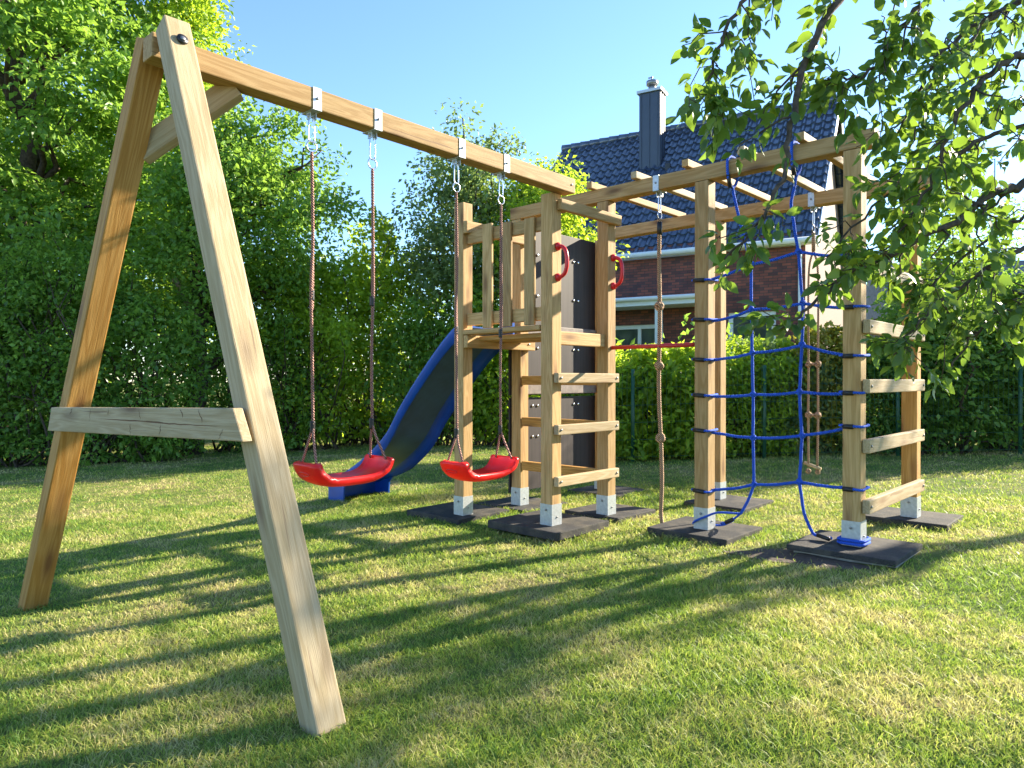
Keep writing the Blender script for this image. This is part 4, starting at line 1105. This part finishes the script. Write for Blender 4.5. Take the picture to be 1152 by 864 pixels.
# ------------------------------------------------------------------ rubber mats under the posts
MLAB = {'P1': 'black rubber mat under the tower post nearest the slide', 'P2': 'black rubber mat under the rear tower post, behind the right swing seat', 'P3': 'black rubber mat under the front tower post that carries the swing beam',
        'P4': 'black rubber mat under the tower post with the right end of the ladder rungs', 'P5': 'black rubber mat left of the climbing net, with blue rope lying on it', 'P6': 'black rubber mat half hidden behind the post left of the net',
        'P7': 'thick black rubber mat on a concrete slab under the post right of the net', 'P8': 'black rubber mat under the orange-toned rightmost post', 'P9': 'small black rubber mat on the grass behind the tower ladder'}
for k, (u0, u1, v0, v1, zt) in MATS.items():
    c = W((u0 + u1) / 2, (v0 + v1) / 2, 0); th = .03 if k == 'P7' else .05
    bm = bmesh.new(); bm_box(bm, 0, 0, 0, u1 - u0, v1 - v0, th); bevel(bm, .006, 2)
    zmid = zt - th / 2 - .002; ry = R.uniform(-.005, .005)
    RM = Matrix(((UX, VX, 0, c.x), (UY, VY, 0, c.y), (0, 0, 1, zmid), (0, 0, 0, 1))) @ Matrix.Rotation(ry, 4, 'Y')
    o = mesh_obj('rubber_mat', bm, M_RUBBER, None, RM); tag(o, MLAB[k], 'mat', 'rubber mats under the posts')
c = W(.668, -1.545, -.020); bm = bmesh.new(); bm_box(bm, 0, 0, 0, .44, .50, .044); bevel(bm, .005)
o = mesh_obj('concrete_slab', bm, M_CONC, None, Matrix(((UX, VX, 0, c.x), (UY, VY, 0, c.y), (0, 0, 1, c.z), (0, 0, 0, 1)))); tag(o, 'grey concrete slab showing under the thick mat right of the net', 'paving slab')

# ------------------------------------------------------------------ foreground apple tree, branches reaching in from the right
def apple():
    def q(px, py, d): return np.array([at(px, d), d, CAM_Z + (428 - py) / 803 * d])
    tb = (3.55, 2.75); z0 = float(gz(*tb)); root = empty('apple_tree', (*tb, z0), 'apple tree whose leafy branches hang across the top right corner', 'tree')
    o = np.array([*tb, z0])
    trunk_top = np.array([3.35, 2.7, 1.55])
    bm = bmesh.new(); P, rd = limb((*tb, z0 - .05), trunk_top, .13, .10, .02, 8); add_tube(bm, P - o, rd, 12)
    mesh_obj('trunk', bm, M_BARK, root, Matrix.Translation(o))
    branches = [
        # (points px,py,d), start radius
        ([(1330, 60, 2.7), (1240, -90, 2.6), (1090, -110, 2.45), (985, -60, 2.4), (940, 0, 2.35), (908, 60, 2.3), (893, 130, 2.28), (880, 200, 2.25), (850, 255, 2.22), (815, 292, 2.2)], .022),
        ([(1330, 120, 2.7), (1230, 50, 2.5), (1152, 62, 2.4), (1115, 82, 2.35), (1078, 130, 2.3), (1050, 200, 2.3), (1010, 262, 2.3)], .017),
        ([(1330, 180, 2.7), (1240, 180, 2.65), (1152, 207, 2.6), (1110, 222, 2.55), (1076, 250, 2.5), (1010, 282, 2.45), (962, 303, 2.4), (905, 352, 2.38), (878, 370, 2.36)], .02),
        ([(1330, 230, 2.8), (1230, 255, 2.75), (1152, 278, 2.7), (1108, 306, 2.65), (1050, 345, 2.6), (1005, 400, 2.6)], .015),
        ([(1330, 260, 2.9), (1220, 300, 2.85), (1152, 330, 2.8), (1105, 365, 2.8), (1070, 420, 2.8)], .013),
        ([(1240, -90, 2.6), (1130, -40, 2.5), (1045, 0, 2.45), (1000, 50, 2.4), (975, 85, 2.35), (930, 90, 2.35)], .014),
        ([(1090, -110, 2.45), (960, -90, 2.4), (880, -45, 2.35), (835, 5, 2.3), (802, 70, 2.28), (800, 115, 2.26)], .012),
        ([(1240, -90, 2.75), (1180, -20, 2.75), (1110, 20, 2.7), (1060, 60, 2.65), (1030, 110, 2.6), (1010, 150, 2.55)], .013),
        ([(1330, 200, 3.0), (1240, 150, 3.0), (1152, 120, 2.95), (1090, 150, 2.9), (1045, 215, 2.9), (1000, 260, 2.9)], .013),
        ([(1330, 60, 3.1), (1230, 10, 3.1), (1150, 5, 3.05), (1090, 45, 3.0), (1050, 95, 3.0), (1020, 170, 2.95)], .012),
        ([(1330, 250, 3.1), (1240, 235, 3.1), (1165, 240, 3.1), (1110, 270, 3.1), (1060, 310, 3.05), (1020, 345, 3.0)], .012),
        ([(1240, 180, 2.65), (1180, 140, 2.6), (1120, 150, 2.6), (1050, 190, 2.55), (990, 225, 2.5), (930, 290, 2.48)], .012),
    ]
    leafC, leafD, leafN = [], [], []
    def leaves_along(Q, n, spread, tmin=.25):
        t = R.uniform(tmin, 1, n) ** .8 * (len(Q) - 1); i = np.minimum(t.astype(int), len(Q) - 2); f = (t - i)[:, None]
        p = Q[i] * (1 - f) + Q[i + 1] * f; d = unit(Q[i + 1] - Q[i])
        side = unit(np.cross(d, R.normal(0, 1, (n, 3))))
        leafC.append(p + side * .006); leafD.append(d * .55 + side * .9 + np.array([0, 0, -.28])); leafN.append(R.normal(0, .5, (n, 3)) + np.array([0, 0, .9]) + side * .2)
    for pts, r0 in branches:
        Q = spline([q(*p) for p in pts], 6); m = len(Q)
        Q[1:-1] += R.normal(0, .006, (m - 2, 3))
        if pts[0][0] == 1330: Q = np.vstack([trunk_top + R.normal(0, .02, 3), Q])
        rr_ = np.linspace(r0, .003, len(Q)); bm = bmesh.new(); add_tube(bm, Q - o, rr_, 8)
        n_tw = 17
        for k in range(n_tw):
            t = R.uniform(.28, 1.0); i = min(int(t * (len(Q) - 1)), len(Q) - 2); b = Q[i]; d = Q[i + 1] - Q[i]; d /= np.linalg.norm(d)
            s = R.normal(0, 1, 3); s -= d * (s @ d); s /= np.linalg.norm(s)
            L = R.uniform(.10, .30) * (1.15 - .45 * t)
            e = b + (d * R.uniform(.3, .9) + s * R.uniform(.5, 1.) + np.array([0, 0, -.18])) * L
            T, rt = limb(b, e, max(.0022, rr_[i] * .45), .0014, .06, 6); add_tube(bm, T - o, rt, 5)
            leaves_along(T, int(8 + 44 * L), .05, .12)
        leaves_along(Q, 36, .05, .38)
        mesh_obj('branch', bm, M_TWIG, root, Matrix.Translation(o))
    C = np.vstack(leafC); D = unit(np.vstack(leafD)); Nn = np.vstack(leafN); n = len(C)
    S_ = unit(np.cross(D, Nn)); Nn = np.cross(S_, D)
    L = R.uniform(.032, .064, n)[:, None]; Wd = L * R.uniform(.5, .66, n)[:, None]; pet = L * .22
    curl = R.uniform(.05, .55, n)[:, None]; fold = R.uniform(.05, .22, n)[:, None]
    # ovate blade: midrib points and edge points, real leaf outline with pointed tip
    st = [(0, 0), (.16, .62), (.42, 1.), (.7, .78), (.9, .32), (1., 0.)]
    V = []
    for s, w in st:
        mid = C + D * (pet + L * s) - Nn * L * curl * s * s
        if w == 0: V.append(mid)
        else:
            wob = R.normal(0, .09, (n, 1))
            V += [mid, mid + S_ * Wd * .5 * w + Nn * Wd * (fold + wob) * w, mid - S_ * Wd * .5 * w + Nn * Wd * (fold - wob) * w]
    V.append(C.copy()); V.append(C + S_ * .0012)
    V = np.stack(V, 1)   # idx: 0 base,1-3,4-6,7-9,10-12,13 tip,14,15 petiole
    F = [(0, 2, 1), (0, 1, 3), (1, 2, 5), (1, 5, 4), (1, 4, 6), (1, 6, 3), (4, 5, 8), (4, 8, 7), (4, 7, 9), (4, 9, 6), (7, 8, 11), (7, 11, 10), (7, 10, 12), (7, 12, 9), (10, 11, 13), (10, 13, 12), (14, 15, 0)]
    k = V.shape[1]; b = (np.arange(n) * k)[:, None]
    Fa = np.concatenate([b + np.array(f) for f in F], 1).reshape(-1, 3)
    np_obj('leaves', V.reshape(-1, 3), Fa, L_APPLE, root, tuple(o), smooth=True)
apple()
# the trees beyond the right edge of the photograph whose crowns break up the evening sun
for (x, y, cz, rx, rz, m, lab) in ((8.15, 7.0, 4.3, 1.25, 1.5, 9, 'nearer loose-crowned fruit tree at the right end of the garden'), (12.9, 7.2, 5.3, 2.0, 2.2, 20, 'taller loose-crowned tree at the right end of the garden')):
    tree('fruit_tree', 'tree', lab, (x, y), (x, y, cz), (rx, rx, rz), m, 62, .10, L_MID, .12, clr=.42, group='trees beyond the right edge', limbs=38, flat=.5, shell=.3)
